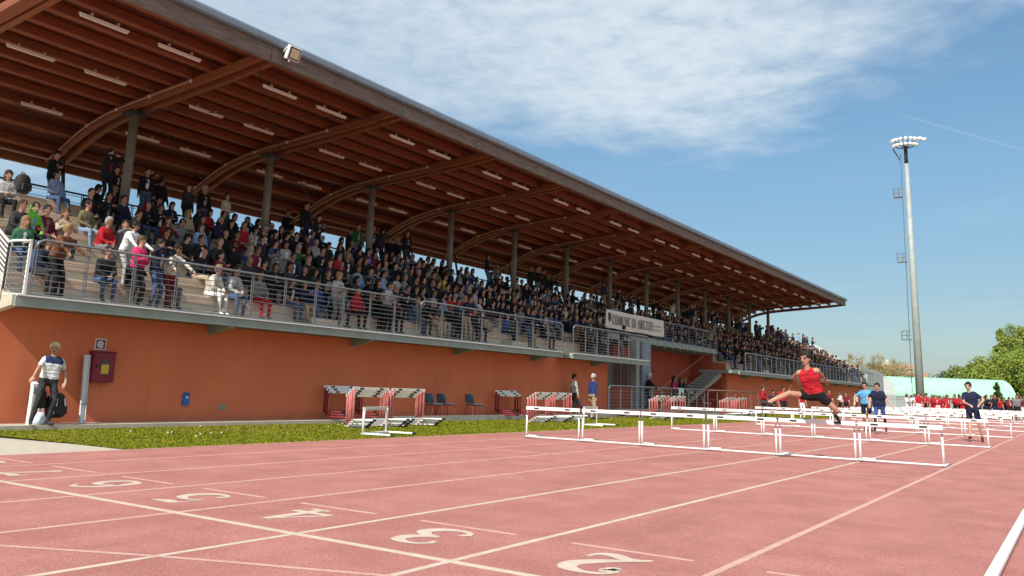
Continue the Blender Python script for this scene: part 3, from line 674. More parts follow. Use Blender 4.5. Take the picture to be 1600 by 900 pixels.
# chairs
def chair():
    t = thing('chair', 'x', 'chair', group='blue plastic chairs by the wall')
    b = MB(); g = [(-.17+.02*math.cos(j*.9), -.16+.32*j/4, .33+.24*i/4) for i in range(5) for j in range(5)]
    g = [(x-.06*((z-.33)/.24)+.02*(abs(y)/.16)**2, y*(1-.18*((z-.33)/.24)**3), z) for x, y, z in g]
    g2 = [(x-.014, y, z) for x, y, z in g]
    q = [(i*5+j, i*5+j+1, (i+1)*5+j+1, (i+1)*5+j) for i in range(4) for j in range(4)]
    ed = [0, 1, 2, 3, 4, 9, 14, 19, 24, 23, 22, 21, 20, 15, 10, 5]
    b.add(g+g2, q+[tuple(25+x for x in f[::-1]) for f in q]+[(ed[i], ed[(i+1) % 16], 25+ed[(i+1) % 16], 25+ed[i]) for i in range(16)]); b.build('backrest', 'chair_blue', t, True)
    MB().bbox((-.17, -.16, .285), (.17, .16, .31), .01).build('seat', 'chair_blue', t)
    for sx, ex in ((-.14, -.2), (.14, .2)):
        for s in (-1, 1): MB().tube([(sx, s*.13, .285), (ex, s*.17, 0)], .011, 6).build('leg', 'hurdle_red', t)
    for s in (-1, 1): MB().tube([(-.15, s*.12, .275), (-.2, s*.12, .45)], .01, 6).build('back_tube', 'hurdle_red', t)
    MB().tube([(-.16, -.14, .27), (.16, -.14, .27), (.16, .14, .27), (-.16, .14, .27)], .01, 6).build('seat_frame', 'hurdle_red', t)
    return t
c0 = chair(); spots = [(-14.28, 17.75, .16, 'leftmost blue plastic chair by the wall'), (-14.30, 18.30, .16, 'blue plastic chair right beside the leftmost one by the wall'), (-14.28, 19.55, .16, 'blue plastic chair standing alone right of a pair by the wall'),
    (-14.3, 26.0, .1, 'blue chair against the wall behind the stacked hurdles near two men'), (-14.2, 37.4, .26, 'pale blue chair behind the rusty railing')]
for i, (x, y, z, l) in enumerate(spots):
    o = c0 if i == 0 else dup(c0); o.location = (x, y, z); o.rotation_euler = (0, 0, rad(78 if i < 3 else 10)); o['label'] = l
# low brown bench in front of the recess and a poster on the rail
bq = thing('bench', 'low brown bench in front of the silver railing', 'bench', (-13.75, 27.6, .05))
MB().bbox((-.14, 0, .20), (.14, 3.4, .25), .01).build('seat', 'rust_rail', bq)
for y in (.2, 1.7, 3.2): MB().box((-.12, y, 0), (.12, y+.06, .20)).build('leg', 'rust_rail', bq)
po = thing('poster', 'pale poster with dark emblem tied to the silver railing', 'poster', (-13.98, 33.55, .62))
MB().box((0, 0, 0), (.006, .55, .55)).build('sheet', 'teal_print', po); MB().prism([(.15, .12), (.42, .06), (.46, .3), (.3, .42), (.18, .3)], 'x', .0065, .008).build('emblem', 'ink', po)

# ------------------------------------------------------------------ hurdles
def hurdle():
    t = thing('hurdle', 'x', 'hurdle', group='white hurdles set out across the lanes'); H = .60; wd = .575
    bar = MB().bbox((-.59, -.012, H-.066), (.59, .012, H), .005).build('crossbar', 'hurdle_white', t)
    for x in (-.355, .33): MB().bbox((x-.055, -.0145, H-.047), (x+.055, -.0125, H-.018), .001).build('black_mark', 'black', bar)
    for s in (-1, 1):
        u = MB().tube([(s*wd, 0, .03), (s*wd, 0, .425)], .0165, 8).build('upright', 'hurdle_white', t, True)
        MB().tube([(s*wd, 0, .42), (s*wd, .0, H-.03)], .009, 6).build('inner_rod', 'galvanised', u, True)
        MB().box((s*wd-.019, -.019, .415), (s*wd+.019, .019, .432)).build('collar', 'hurdle_white', u)
        f = MB().tube([(s*wd, -.02, .026), (s*wd, .55, .022)], .0165, 8).build('foot', 'hurdle_white', t, True)
        MB().bbox((s*wd-.022, -.035, .003), (s*wd+.022, .01, .013), .003).build('end_cap', 'black', f)
        MB().bbox((s*wd-.02, .545, .004), (s*wd+.02, .565, .03), .003).build('end_cap', 'black', f)
    MB().tube([(-wd, 0, .028), (wd, 0, .028)], .0155, 8).build('base_bar', 'hurdle_white', t, True)
    MB().bbox((-wd+.02, .03, .012), (-wd+.20, .085, .062), .01).build('weight', 'hurdle_white', t)
    return t
h0 = hurdle(); first = True
LANE = ['rightmost lane', 'second lane from the right', 'third lane from the right', 'third lane from the left', 'second lane from the left', 'leftmost lane']
for rr_ in range(8):
    for k in range(6):
        o = h0 if first else dup(h0); first = False
        o.location = ((LX(k)+LX(k+1))/2+R.uniform(-.012, .012), 14.09+7.0*rr_+R.uniform(-.025, .025), 0); o.rotation_euler = (0, 0, R.uniform(-.01, .01))
        o['label'] = f"white hurdle in {'nearest' if rr_ == 0 else ORD[rr_]+' nearest' if rr_ < 7 else 'farthest'} row, {LANE[k]}"

def old_hurdle(H, leg_m, bar_m, base_m, marks=True):
    """older hurdle, bar along y, feet towards +x"""
    t = thing('hurdle', 'x', 'hurdle', group='old stacked hurdles on the verge'); wd = .52
    bar = MB().bbox((-.012, -.56, H-.06), (.012, .56, H), .004).build('crossbar', bar_m, t)
    if marks:
        for y in (-.3, .3): MB().bbox((.0125, y-.06, H-.048), (.0145, y+.06, H-.012), .001).build('black_mark', 'black', bar)
        for y in (-.3, .3): MB().box((-.011, y-.06, H+.0005), (.011, y+.06, H+.002)).build('black_mark', 'black', bar)
    for s in (-1, 1):
        MB().tube([(0, s*wd, .03), (0, s*wd, H-.08), (.0, s*(wd-.02), H-.03)], .026, 8).build('upright', leg_m, t, True)
        f = MB().tube([(-.03, s*wd, .024), (.58, s*wd, .022)], .021, 8).build('foot', base_m, t, True)
        MB().bbox((.57, s*wd-.024, .002), (.63, s*wd+.024, .046), .006).build('end_cap', 'black', f)
    MB().bbox((-.02, -wd, .006), (.02, wd, .042), .006).build('base_bar', base_m, t)
    return t
oh = old_hurdle(.69, 'hurdle_pink', 'hurdle_old', 'hurdle_white'); wall_h = old_hurdle(.60, 'hurdle_red', 'hurdle_white', 'hurdle_red'); first = True
STK = [('left pile of the nearest stack', -12.52, 13.38), ('right pile of the nearest stack', -12.55, 14.62), ('left pile of the second stack', -12.55, 20.55), ('right pile of the second stack', -12.75, 21.85),
       ('left pile of the third stack', -12.5, 28.6), ('right pile of the third stack', -12.5, 30.1), ('left pile of the fourth stack', -12.5, 35.8), ('right pile of the fourth stack', -12.5, 37.3)]
POS = ['lowest rear hurdle', 'second hurdle from the rear', 'third hurdle from the rear', 'topmost front hurdle']
for (nm, x, y) in STK:
    for i in range(4):
        o = oh if first else dup(oh); first = False
        o.location = (x-.45+.13*i, y+.35-.07*i+R.uniform(-.015, .015), .01+.05*i); o.rotation_euler = (0, -.03, R.uniform(-.02, .02))
        o['label'] = f'pink legged {POS[i]} in the {nm}'
first = True
for (nm, x, y) in (('left of the nearest stack', -14.25, 14.35), ('right of the lone blue chair', -14.25, 21.2)):
    for i in range(3):
        o = wall_h if first else dup(wall_h); first = False
        o.location = (x-.11*i+.1, y+.03*i, .15+.055*i); o['group'] = 'dark red hurdles by the wall'
        o['label'] = f"dark red hurdle by the wall {nm}, {('lowest at the front', 'in the middle', 'highest at the back')[i]}"
lw = old_hurdle(.50, 'hurdle_white', 'hurdle_old', 'hurdle_white', False); lw.location = (-11.06, 12.02, .01); lw.rotation_euler = (0, 0, .25); lw.scale = (1, .86, 1)
lw['label'] = 'single low white hurdle on the grass in front of a stack'; del lw['group']
lw2 = dup(lw, (-11.3, 20.9, .01), .1, 'single low white hurdle on the grass before the second stack')

# ------------------------------------------------------------------ people
def nrm(v): v = np.asarray(v, float); return v/np.linalg.norm(v)
def ik(a, b, l1, l2, pole):
    a, b = np.asarray(a, float), np.asarray(b, float); d = b-a; L = np.linalg.norm(d); mx = (l1+l2)*.999
    if L > mx: b = a+d/L*mx; d = b-a; L = mx
    dn = d/L; x = (l1*l1-l2*l2+L*L)/(2*L); h = math.sqrt(max(0, l1*l1-x*x))
    p = np.asarray(pole, float); p = p-dn*(p@dn); p = nrm(p) if np.linalg.norm(p) > 1e-6 else np.array([0, 0, 1.])
    return a+dn*x+p*h, b
def rotv(v, ax, t):
    ax = nrm(ax); v = np.asarray(v, float); return v*math.cos(t)+np.cross(ax, v)*math.sin(t)+ax*(ax@v)*(1-math.cos(t))
def skeleton(hip, up=(0, 0, 1), fw=(1, 0, 0), twist=0, head=(1, 0, 0), hup=(0, 0, 1), hands=None, elbow=None, feet=None, knee=None, toes=None,
             sleeve='long', legs='long', hair='short', girth=1.0, jacket=.012, fingers=False, hand_dir=None, shoulder=.165, face=False, eyes=False, short_len=.58, inner=False, yoke=False):
    """capsules (p0, p1, r0, r1, tag) of a 1.75 m figure; facing +x when fw is +x"""
    C = []; hip = np.asarray(hip, float); u = nrm(up); f = np.asarray(fw, float); f = nrm(f-u*(f@u)); l = np.cross(u, f)
    f2 = rotv(f, u, twist); l2 = np.cross(u, f2)
    def A(p, q, r0, r1, tg): C.append((np.asarray(p, float), np.asarray(q, float), r0, r1, tg))
    g = girth
    tors = [(0, .085, .118, 'bottom'), (.09, .08, .115, 'top'), (.17, .07, .112, 'top'), (.25, .075, .115, 'top'), (.33, .09, .118, 'top'), (.40, .11, .105, 'top'), (.455, .13, .07, 'top')]
    if sleeve == 'vest': tors[-2] = (.40, .085, .10, 'top'); tors[-1] = (.45, .07, .066, 'top')
    if yoke: tors[-2:] = [(.37, .09, .114, 'inner'), (.41, .105, .104, 'inner'), (.455, .10, .07, 'inner')]
    for (s, wq, r, tg) in tors:
        ll = l*(1-s/.455)+l2*(s/.455); c = hip+u*s-f*(.01 if s < .3 else 0)
        A(c-ll*wq*g, c+ll*wq*g, r*g+(jacket if tg != 'bottom' else 0), r*g+(jacket if tg != 'bottom' else 0), tg)
    if inner: A(hip+u*.16+f*.108, hip+u*.40+f2*.085, .035, .05, 'inner')
    nb = hip+u*.48; hd = nrm(head); hu = np.asarray(hup, float); hu = nrm(hu-hd*(hu@hd)*.6); hl = np.cross(hu, hd)
    hc = nb+u*.06+hu*.155+hd*.02
    A(nb-u*.03, hc-hu*.05, .056, .052, 'skin')
    A(hc-hu*.055+hd*.012, hc+hu*.035, .064, .086, 'skin'); A(hc-hu*.085+hd*.05, hc-hu*.03+hd*.035, .036, .05, 'skin')
    A(hc+hd*.088+hu*.0, hc+hd*.108-hu*.03, .012, .018, 'skin')
    for s in (-1, 1): A(hc+hl*s*.088-hu*.01, hc+hl*s*.09-hu*.035, .018, .013, 'skin')
    if hair != 'bald':
        A(hc+hu*.058-hd*.018, hc+hu*.0-hd*.045, .098, .088, 'hair'); A(hc+hu*.095+hd*.045, hc+hu*.095-hd*.03, .052, .065, 'hair')
        for s in (-1, 1): A(hc+hl*s*.07+hu*.06+hd*.03, hc+hl*s*.078-hd*.02, .04, .03, 'hair')
        if hair == 'long':
            A(hc-hd*.055, nb-f*.06-u*.06, .085, .06, 'hair')
            for s in (-1, 1): A(hc+hl*s*.075-hd*.02, nb+hl*s*.085-u*.02, .035, .03, 'hair')
        if hair == 'cap': A(hc+hu*.07+hd*.08, hc+hu*.055+hd*.15, .03, .02, 'hair')
        if hair == 'curly':
            for q in range(14):
                a = q*2.4; rr = .065; A(hc+hu*(.075+.03*math.sin(q*1.7))+hd*rr*math.cos(a)+hl*rr*1.1*math.sin(a)-hd*.012, hc+hu*(.115)+hd*rr*.8*math.cos(a)+hl*rr*.9*math.sin(a)-hd*.02, .038, .036, 'hair')
    else: pass
    if hair == 'hood': A(hc-hd*.035+hu*.02, nb-f*.03, .105, .09, 'top')
    if face:
        for s in (-1, 1):
            A(hc+hd*.082+hl*s*.034+hu*.006, hc+hd*.082+hl*s*.038+hu*.006, .012, .012, 'eye'); A(hc+hd*.082+hl*s*.020+hu*.03, hc+hd*.076+hl*s*.05+hu*.03, .007, .006, 'hair')
        A(hc+hd*.086-hl*.018-hu*.066, hc+hd*.086+hl*.018-hu*.066, .008, .008, 'eye')
    elif hair not in ('glasses',) and eyes:
        for s in (-1, 1): A(hc+hd*.074+hl*s*.034+hu*.006, hc+hd*.074+hl*s*.034+hu*.006, .015, .015, 'hair')
    if hair == 'glasses' or face == 'glasses':
        A(hc+hd*.08-hl*.045+hu*.008, hc+hd*.08+hl*.045+hu*.008, .02, .02, 'hair')
    for i, s in enumerate((1, -1)):          # left, right
        sh = hip+u*.445+l2*s*shoulder
        ht = np.asarray(hands[i], float); el, wr = ik(sh, ht, .285, .25, elbow[i] if elbow else (-.3, s*.6, -1))
        ja = jacket*.6
        if sleeve == 'long': A(sh, el, .056+ja, .045+ja, 'top'); A(el, wr, .044+ja, .031+ja, 'top')
        elif sleeve == 'short': m = sh+(el-sh)*.6; A(sh, m, .06, .058, 'top'); A(m, el, .042, .038, 'skin'); A(el, wr, .039, .026, 'skin')
        else: A(sh-l2*s*.03, sh+(el-sh)*.02, .062, .056, 'skin'); A(sh, el, .05, .038, 'skin'); A(el, wr, .039, .026, 'skin')
        hdv = nrm(wr-el) if hand_dir is None or hand_dir[i] is None else nrm(hand_dir[i])
        sd_ = np.cross(hdv, u); sd_ = nrm(sd_) if np.linalg.norm(sd_) > .2 else nrm(np.cross(hdv, f))
        nm_ = np.cross(sd_, hdv); pc = wr+hdv*.09
        A(wr, wr+hdv*.02, .027, .026, 'skin')
        for o_ in (-.022, 0, .022): A(wr+hdv*.025+sd_*o_*.7, pc+sd_*o_, .018, .016, 'skin')
        if fingers:
            for q, (o_, Lf) in enumerate(((-.032, .055), (-.011, .07), (.011, .074), (.032, .066))):
                b0 = pc+sd_*o_; b1 = b0+hdv*Lf*.5-nm_*.012; b2 = b1+hdv*Lf*.38-nm_*.03; A(b0, b1, .0115, .0105, 'skin'); A(b1, b2, .0105, .009, 'skin')
            t0 = wr+hdv*.035+sd_*s*.03; t1 = t0+sd_*s*.026+hdv*.025-nm_*.012; t2 = t1+hdv*.03-nm_*.014; A(t0, t1, .014, .012, 'skin'); A(t1, t2, .012, .01, 'skin')
        else:
            A(pc-sd_*.018, pc-sd_*.02+hdv*.065-nm_*.03, .014, .010, 'skin'); A(pc+sd_*.01, pc+sd_*.012+hdv*.08-nm_*.03, .014, .010, 'skin')
            t0 = wr+hdv*.035+sd_*s*.03; A(t0, t0+sd_*s*.03+hdv*.035-nm_*.02, .014, .010, 'skin')
        hj = hip+l*s*.095-u*.02; an = np.asarray(feet[i], float); kn, an = ik(hj, an, .43, .42, knee[i] if knee else (1, 0, .1))
        if legs == 'long': A(hj, kn, .088*g, .06, 'bottom'); A(kn, an, .06, .045, 'bottom')
        elif legs == 'shorts': m = hj+(kn-hj)*short_len; A(hj, m, .092*g, .088, 'bottom'); A(m-(kn-hj)*.1, kn, .066, .052, 'skin'); A(kn, kn+(an-kn)*.35, .05, .054, 'skin'); A(kn+(an-kn)*.35, an, .054, .034, 'skin')
        elif legs == 'leggings': A(hj, kn, .085*g, .055, 'bottom'); A(kn, an, .054, .037, 'shoe')
        td = nrm(toes[i]) if toes else f
        A(an-td*.05-np.array([0, 0, .03]), an+td*.05-np.array([0, 0, .045]), .036, .037, 'shoe'); A(an+td*.05-np.array([0, 0, .045]), an+td*.15-np.array([0, 0, .053]), .038, .03, 'shoe')
    return C
def capsule_arrays(p, q, r0, r1, n=10):
    d = q-p; L = np.linalg.norm(d); d = d/L if L > 1e-7 else np.array([0, 0, 1.])
    a = np.cross(d, [0, 0, 1.]); a = nrm(a) if np.linalg.norm(a) > .1 else np.array([1., 0, 0]); b = np.cross(d, a); V = [p-d*r0]
    rings = [(p-d*r0*.75, r0*.66), (p-d*r0*.35, r0*.937), (p, r0), (q, r1), (q+d*r1*.35, r1*.937), (q+d*r1*.75, r1*.66)]
    for c, r in rings:
        for k in range(n): t = 2*math.pi*k/n; V.append(c+(a*math.cos(t)+b*math.sin(t))*r)
    V.append(q+d*r1); Fc = []
    for k in range(n):
        Fc.append((0, 1+(k+1) % n, 1+k)); e = 1+5*n; Fc.append((e+k, e+(k+1) % n, len(V)-1))
        for i in range(5): Fc.append((1+i*n+k, 1+i*n+(k+1) % n, 1+(i+1)*n+(k+1) % n, 1+(i+1)*n+k))
    return V, Fc
SLOT = {'top': 0, 'bottom': 1, 'skin': 2, 'hair': 3, 'shoe': 4, 'eye': 4, 'inner': 5}
def cap_dist(P, C):
    D = []
    for (p, q, r0, r1, tg) in C:
        d = q-p; L2 = d@d+1e-12; t = np.clip((P-p)@d/L2, 0, 1); D.append(np.linalg.norm(P-(p+t[:, None]*d), axis=1)-(r0+(r1-r0)*t))
    return np.array(D)
def body_mesh(C, name, voxel, target=None, smooth_it=2):
    V = []; Fc = []
    for (p, q, r0, r1, tg) in C:
        v, f = capsule_arrays(p, q, r0, r1); o = len(V); V += v; Fc += [tuple(i+o for i in x) for x in f]
    me = bpy.data.meshes.new(name); me.from_pydata([tuple(v) for v in V], [], Fc); o = bpy.data.objects.new(name, me); col.objects.link(o)
    m = o.modifiers.new('r', 'REMESH'); m.mode = 'VOXEL'; m.voxel_size = voxel
    s = o.modifiers.new('s', 'SMOOTH'); s.iterations = smooth_it; s.factor = .45
    if target: d = o.modifiers.new('d', 'DECIMATE'); d.ratio = 1.0
    dg = bpy.context.evaluated_depsgraph_get()
    if target:
        n = len(o.evaluated_get(dg).data.polygons)*2; d.ratio = min(1, target/n); o.update_tag(); dg = bpy.context.evaluated_depsgraph_get(); dg.update()
    out = bpy.data.meshes.new_from_object(o.evaluated_get(dg)); bpy.data.objects.remove(o); out.name = name
    n = len(out.polygons); P = np.zeros(n*3); out.polygons.foreach_get('center', P); P = P.reshape(-1, 3)
    tg = np.array([SLOT[c[4]] for c in C]); idx = tg[np.argmin(cap_dist(P, C), axis=0)]
    out.materials.clear()
    for k in ('top', 'bottom', 'skin', 'hair', 'shoe', 'inner'): out.materials.append(MAT['person_'+k])
    out.polygons.foreach_set('material_index', idx.astype(np.int32)); out.polygons.foreach_set('use_smooth', [True]*n); out.update(); return out
SKINS = [(.40, .22, .15), (.36, .19, .125), (.45, .27, .19), (.29, .15, .095), (.40, .215, .145)]
HAIRS = [(.012, .009, .008), (.02, .013, .009), (.035, .02, .012), (.07, .04, .02), (.22, .14, .06), (.30, .28, .26), (.46, .33, .19)]
CL = {'black': (.012, .012, .014), 'charcoal': (.035, .035, .038), 'navy': (.014, .02, .05), 'grey': (.17, .17, .18), 'light grey': (.38, .38, .38), 'white': (.72, .72, .72), 'red': (.42, .015, .025), 'maroon': (.16, .018, .028),
      'pink': (.62, .03, .14), 'blue': (.03, .08, .26), 'light blue': (.24, .36, .55), 'olive': (.16, .14, .07), 'green': (.03, .12, .06), 'bright green': (.16, .55, .06), 'brown': (.15, .06, .03), 'beige': (.42, .33, .24), 'purple': (.09, .035, .16), 'yellow': (.50, .40, .06), 'denim': (.06, .10, .19), 'pale denim': (.20, .27, .38), 'cream': (.60, .56, .48)}
def dress(o, top='black', bottom='charcoal', skin=None, hair=0, shoe='charcoal', inner=None):
    c = lambda v: list(CL[v] if isinstance(v, str) else v)
    o['top_colour'] = c(top); o['bottom_colour'] = c(bottom); o['skin_colour'] = list(SKINS[R.randrange(5)] if skin is None else SKINS[skin]); o['hair_colour'] = list(HAIRS[hair]); o['shoe_colour'] = c(shoe); o['inner_colour'] = c(inner or top); return o
INN = [None]*5+['white', 'white', 'light grey', 'grey', 'black', 'cream', 'maroon', 'light blue']
def person(me, loc, rz, s, label, top='black', bottom='charcoal', group=None, **k):
    k.setdefault('inner', R.choice(INN))
    o = put('person', me, None, loc, (0, 0, rz), s); tag(o, label, 'person', group); return dress(o, top, bottom, **k)

# seated and standing figures of the crowd; origin = seat point (seated) or floor (standing), facing +x
def seat_pose(lean=.08, hands=((.28, .10, .16), (.28, -.10, .16)), feet=((.42, .12, -.36), (.42, -.12, -.36)), twist=0, look=0, **k):
    h = (math.cos(look), math.sin(look), -.08)
    return skeleton((0, 0, .10), (math.sin(lean), 0, math.cos(lean)), (1, 0, 0), twist, h, (0, 0, 1), hands, ((-.4, .8, -.5), (-.4, -.8, -.5)), feet, ((.5, .12, 1), (.5, -.12, 1)), inner=True, **k)
def stand_pose(hands=((.12, .27, .80), (.12, -.27, .80)), lean=.02, look=0, feet=((0.02, .11, .09), (-.02, -.11, .09)), twist=0, hipz=.93, **k):
    h = (math.cos(look), math.sin(look), -.06)
    return skeleton((-.4*math.sin(lean), 0, hipz), (math.sin(lean), 0, math.cos(lean)), (1, 0, 0), twist, h, (0, 0, 1), hands, ((-.7, .6, -.4), (-.7, -.6, -.4)), feet, ((1, .05, 0), (1, -.05, 0)), inner=True, **k)
V_, T_ = .023, 1300
SEAT = [seat_pose(eyes=True), seat_pose(.32, ((.40, .06, .16), (.40, -.05, .17)), look=.2), seat_pose(.1, ((.32, .05, .48), (.32, -.04, .47)), hair='long'), seat_pose(.18, ((.30, .08, .62), (.30, -.05, .64)), look=-.3, hair='long', eyes=True),
        seat_pose(-.05, ((.20, .18, .12), (.26, -.12, .2)), ((.55, .14, -.38), (.45, -.1, -.38)), twist=.2, look=.4), seat_pose(.05, ((.25, .02, .26), (.25, -.06, .28)), hair='long', look=.25), seat_pose(.25, ((.34, .14, .1), (.36, -.16, .12)), hair='hood'),
        seat_pose(.12, ((.28, .1, .2), (.30, -.1, .72)), hair='glasses', look=-.2), seat_pose(.15, ((.3, .0, .3), (.3, -.08, .3)), hair='bald', girth=1.12), seat_pose(.1, sleeve='short', look=.5)]
STAND = [stand_pose(), stand_pose(((.26, .05, 1.22), (.26, -.08, 1.18)), look=.3, eyes=True), stand_pose(((.30, .06, 1.52), (.30, -.06, 1.52)), hair='long'), stand_pose(((.36, .25, 1.0), (.36, -.25, 1.0)), .18), stand_pose(((-.02, .3, .84), (.28, -.02, 1.05)), look=-.4, hair='long'), stand_pose(((.22, .1, 1.15), (.1, -.3, .85)), hair='cap', girth=1.1),
         stand_pose(((.45, .3, .98), (.45, -.3, .98)), .35, look=.3, hair='glasses')]
SEATM = [body_mesh(c, 'seated_person', V_, T_) for c in SEAT]; STANDM = [body_mesh(c, 'standing_person', V_, T_) for c in STAND]
PS = .755
taken = []                                   # (row, y) already filled
ROWW = ['', 'first row', 'second row', 'third row', 'fourth row', 'fifth row', 'sixth row']
def sit(k, y, pose, label, top, bottom='charcoal', s=PS, rz=0, group=None, **kw):
    taken.append((k, y)); return person(SEATM[pose], (Xr(k)-.10, y, ZF+RISE*k+.005), rz, s, label, top, bottom, group, **kw)
def stand_at(x, y, z, pose, label, top, bottom='charcoal', s=PS, rz=0, group=None, **kw):
    return person(STANDM[pose], (x, y, z+.005), rz, s, label, top, bottom, group, **kw)
SIT = [  # row, y, pose, colours and look of the people one can tell apart at the near end
 (5, 7.80, 5, 'light grey', 'black', 'long haired spectator in pale top high at the near end', 2), (6, 9.10, 4, 'light blue', 'denim', 'man in pale shirt and jeans seated below a standing man on the top row', 0),
 (3, 7.45, 1, 'charcoal', 'black', 'spectator in dark jacket close above the sloping side rail', 2), (2, 7.30, 5, 'green', 'denim', 'auburn haired spectator in dark green top beside the sloping side rail', 4),
 (3, 7.96, 0, 'maroon', 'charcoal', 'dark haired person in maroon sweater seated above the side rail', 0), (3, 8.32, 2, 'beige', 'black', 'spectator in beige scarf and black coat next to the maroon sweater', 3),
 (3, 7.70, 6, 'bright green', 'black', 'spectator with bright green vest between two seated people', 1), (1, 7.33, 1, 'navy', 'charcoal', 'man in navy jacket bent forward on the first row by the corner railing', 1),
 (1, 8.45, 1, 'black', 'denim', 'young person in black jacket and jeans looking at a phone on the first row', 0), (4, 9.13, 4, 'olive', 'pale denim', 'man in olive sweater turned sideways with his arm stretched out', 0),
 (3, 9.12, 1, 'red', 'grey', 'man in red sweater and grey cap resting his arms on his knees', 5), (3, 9.55, 3, 'grey', 'grey', 'girl in grey sweater right of the man in the red sweater', 0),
 (5, 9.50, 0, 'black', 'black', 'hooded person in black under the first roof column', 0), (5, 9.90, 2, 'black', 'black', 'long haired woman in black right of the first roof column', 1), (5, 10.25, 0, 'navy', 'black', 'man in navy pullover seated right of the first roof column', 1),
 (4, 10.93, 2, 'maroon', 'black', 'woman in maroon jacket in the fourth row left of the second column', 2), (3, 10.50, 0, 'black', 'black', 'person in black in the third row behind the pink jacket', 1), (4, 11.28, 6, 'grey', 'charcoal', 'person in grey hooded top with sunglasses in the fourth row', 0),
 (5, 11.90, 5, 'beige', 'charcoal', 'blond spectator in beige top in the fifth row', 4), (4, 11.82, 5, 'light blue', 'denim', 'pink haired spectator in light blue shirt in the fourth row', 3), (2, 10.97, 8, 'black', 'beige', 'man in black pullover leaning forward in the second row', 0),
 (2, 11.40, 2, 'maroon', 'denim', 'girl in maroon cardigan over white shirt in the second row', 0), (3, 12.25, 7, 'black', 'black', 'man in black with sunglasses in the third row', 0), (2, 12.20, 8, 'charcoal', 'black', 'bald man in dark jacket in the second row', 5),
 (1, 10.80, 1, 'cream', 'white', 'boy in white tracksuit and sunglasses at the railing', 4), (3, 13.50, 7, 'grey', 'black', 'clapping man in grey long sleeves and sunglasses', 0), (3, 14.05, 0, 'navy', 'black', 'bearded man in dark vest over a pale shirt', 1),
 (3, 14.55, 2, 'charcoal', 'black', 'fair haired spectator in charcoal coat right of the bearded man', 4), (1, 13.66, 8, 'blue', 'denim', 'bald man in blue jacket seated at the railing', 5), (3, 16.34, 0, 'light blue', 'denim', 'boy in light blue shirt left of a grey sweater', 3),
 (3, 16.80, 3, 'grey', 'black', 'woman in grey sweater filming with raised hands', 1), (3, 17.40, 4, 'light blue', 'black', 'person with light blue jacket over white shirt', 1), (4, 20.95, 0, 'yellow', 'charcoal', 'person in mustard yellow top in the fourth row', 2),
 (1, 17.14, 1, 'denim', 'denim', 'person in blue denim jacket on the first row at the railing', 4), (1, 14.95, 6, 'red', 'black', 'person in red hooded top leaning at the railing', 3), (1, 12.0, 0, 'grey', 'red', 'child in red trousers beside a grey jacket on the railing', 2), (4, 22.1, 5, 'purple', 'black', 'person in purple jacket in the fourth row', 1)]
for (k, y, p, tp, bt, lb, hr_) in SIT: sit(k, y, p, lb, tp, bt, hair=hr_, rz=R.uniform(-.2, .35), shoe='white' if tp == 'cream' else 'charcoal')
STD = [(-18.9, 9.45, 4.55, 1, 'black', 'black', 'man in dark jacket standing high at the near end with hands at his face', 0), (-17.6, 9.95, 4.55, 2, 'black', 'black', 'person in black raising both arms left of the first roof column', 0),
 (-18.9, 12.1, 4.55, 0, 'black', 'black', 'man in black standing on the top platform between the first two columns', 0), (-18.9, 12.9, 4.55, 4, 'charcoal', 'black', 'person standing in dark clothes just left of the second column', 1), (-18.9, 10.9, 4.55, 4, 'black', 'black', 'dark long haired person standing right of the first column', 0),
 (-14.95, 9.10, 2.56, 6, 'white', 'light grey', 'person in white hooded jacket and pale trousers stepping down', 0), (-14.25, 8.86, ZF, 1, 'pink', 'charcoal', 'woman in bright pink jacket holding a phone at the railing', 3), (-14.25, 9.25, ZF, 2, 'navy', 'denim', 'person in navy hoodie lifting an arm right of the pink jacket', 1),
 (-14.28, 9.62, ZF, 6, 'cream', 'maroon', 'man in pale jacket and sunglasses leaning over the railing', 0), (-14.25, 7.45, ZF, 6, 'brown', 'black', 'person in brown leather jacket leaning on the near corner railing', 4), (-14.28, 13.95, ZF, 1, 'light grey', 'grey', 'red haired person in grey hoodie standing at the railing', 4), (-18.9, 14.1, 4.55, 4, 'cream', 'green', 'person in pale hoodie and green trousers standing near the second column', 2)]
for (x, y, z, p, tp, bt, lb, hr_) in STD: stand_at(x, y, z, p, lb, tp, bt, hair=hr_, rz=R.uniform(-.1, .4))
# the rest of the crowd
PAL = ['black']*30+['charcoal']*9+['navy']*8+['grey']*3+['maroon']*3+['light grey', 'white', 'white', 'cream', 'red', 'light grey', 'blue', 'olive', 'brown', 'brown', 'purple', 'light blue', 'beige', 'red', 'denim', 'green', 'denim']
def nearcol(y):
    i = int(np.argmin([abs(f-y) for f in FR[1:]])); return ORD[i]+' roof column' if y < 61 else 'open far end'
cand = []
for k in range(1, 7):
    y = 7.3+R.random()*.3
    while y < YE-.3:
        y += R.uniform(.33, .43)
        dens_ = .0 if y < 10.2 else .9
        if 10.2 < y < 12 and k < 3: dens_ = .35
        if k == 1 and y < 27: dens_ = .5
        if 23.2 < y < 26.5 and k >= 5: dens_ = .25
        if 28.3 < y < Y2:
            dens_ = 0 if k < 3 else .42
        if y > Y2: dens_ = .86
        if R.random() > dens_ or any(q == k and abs(t_-y) < .34 for q, t_ in taken): continue
        cand.append(('sit', k, y))
y = 11.
while y < YE-1:
    y += R.uniform(.26, .5)
    if R.random() < (.60 if y < 22.5 else .10 if y < 26.5 else .45 if y < 43 else .7) and not any(abs(y-q) < .3 for q in (12.1, 12.9, 14.1)): cand.append(('stand', 6, y))
for y in [15.7, 18.6, 19.1, 22.4, 26.2, 27.0, 28.9]+[43+1.1*i+R.uniform(-.3, .3) for i in range(25)]: cand.append(('front', 0, y))
cand.sort(key=lambda c: c[2]+.25*c[1])
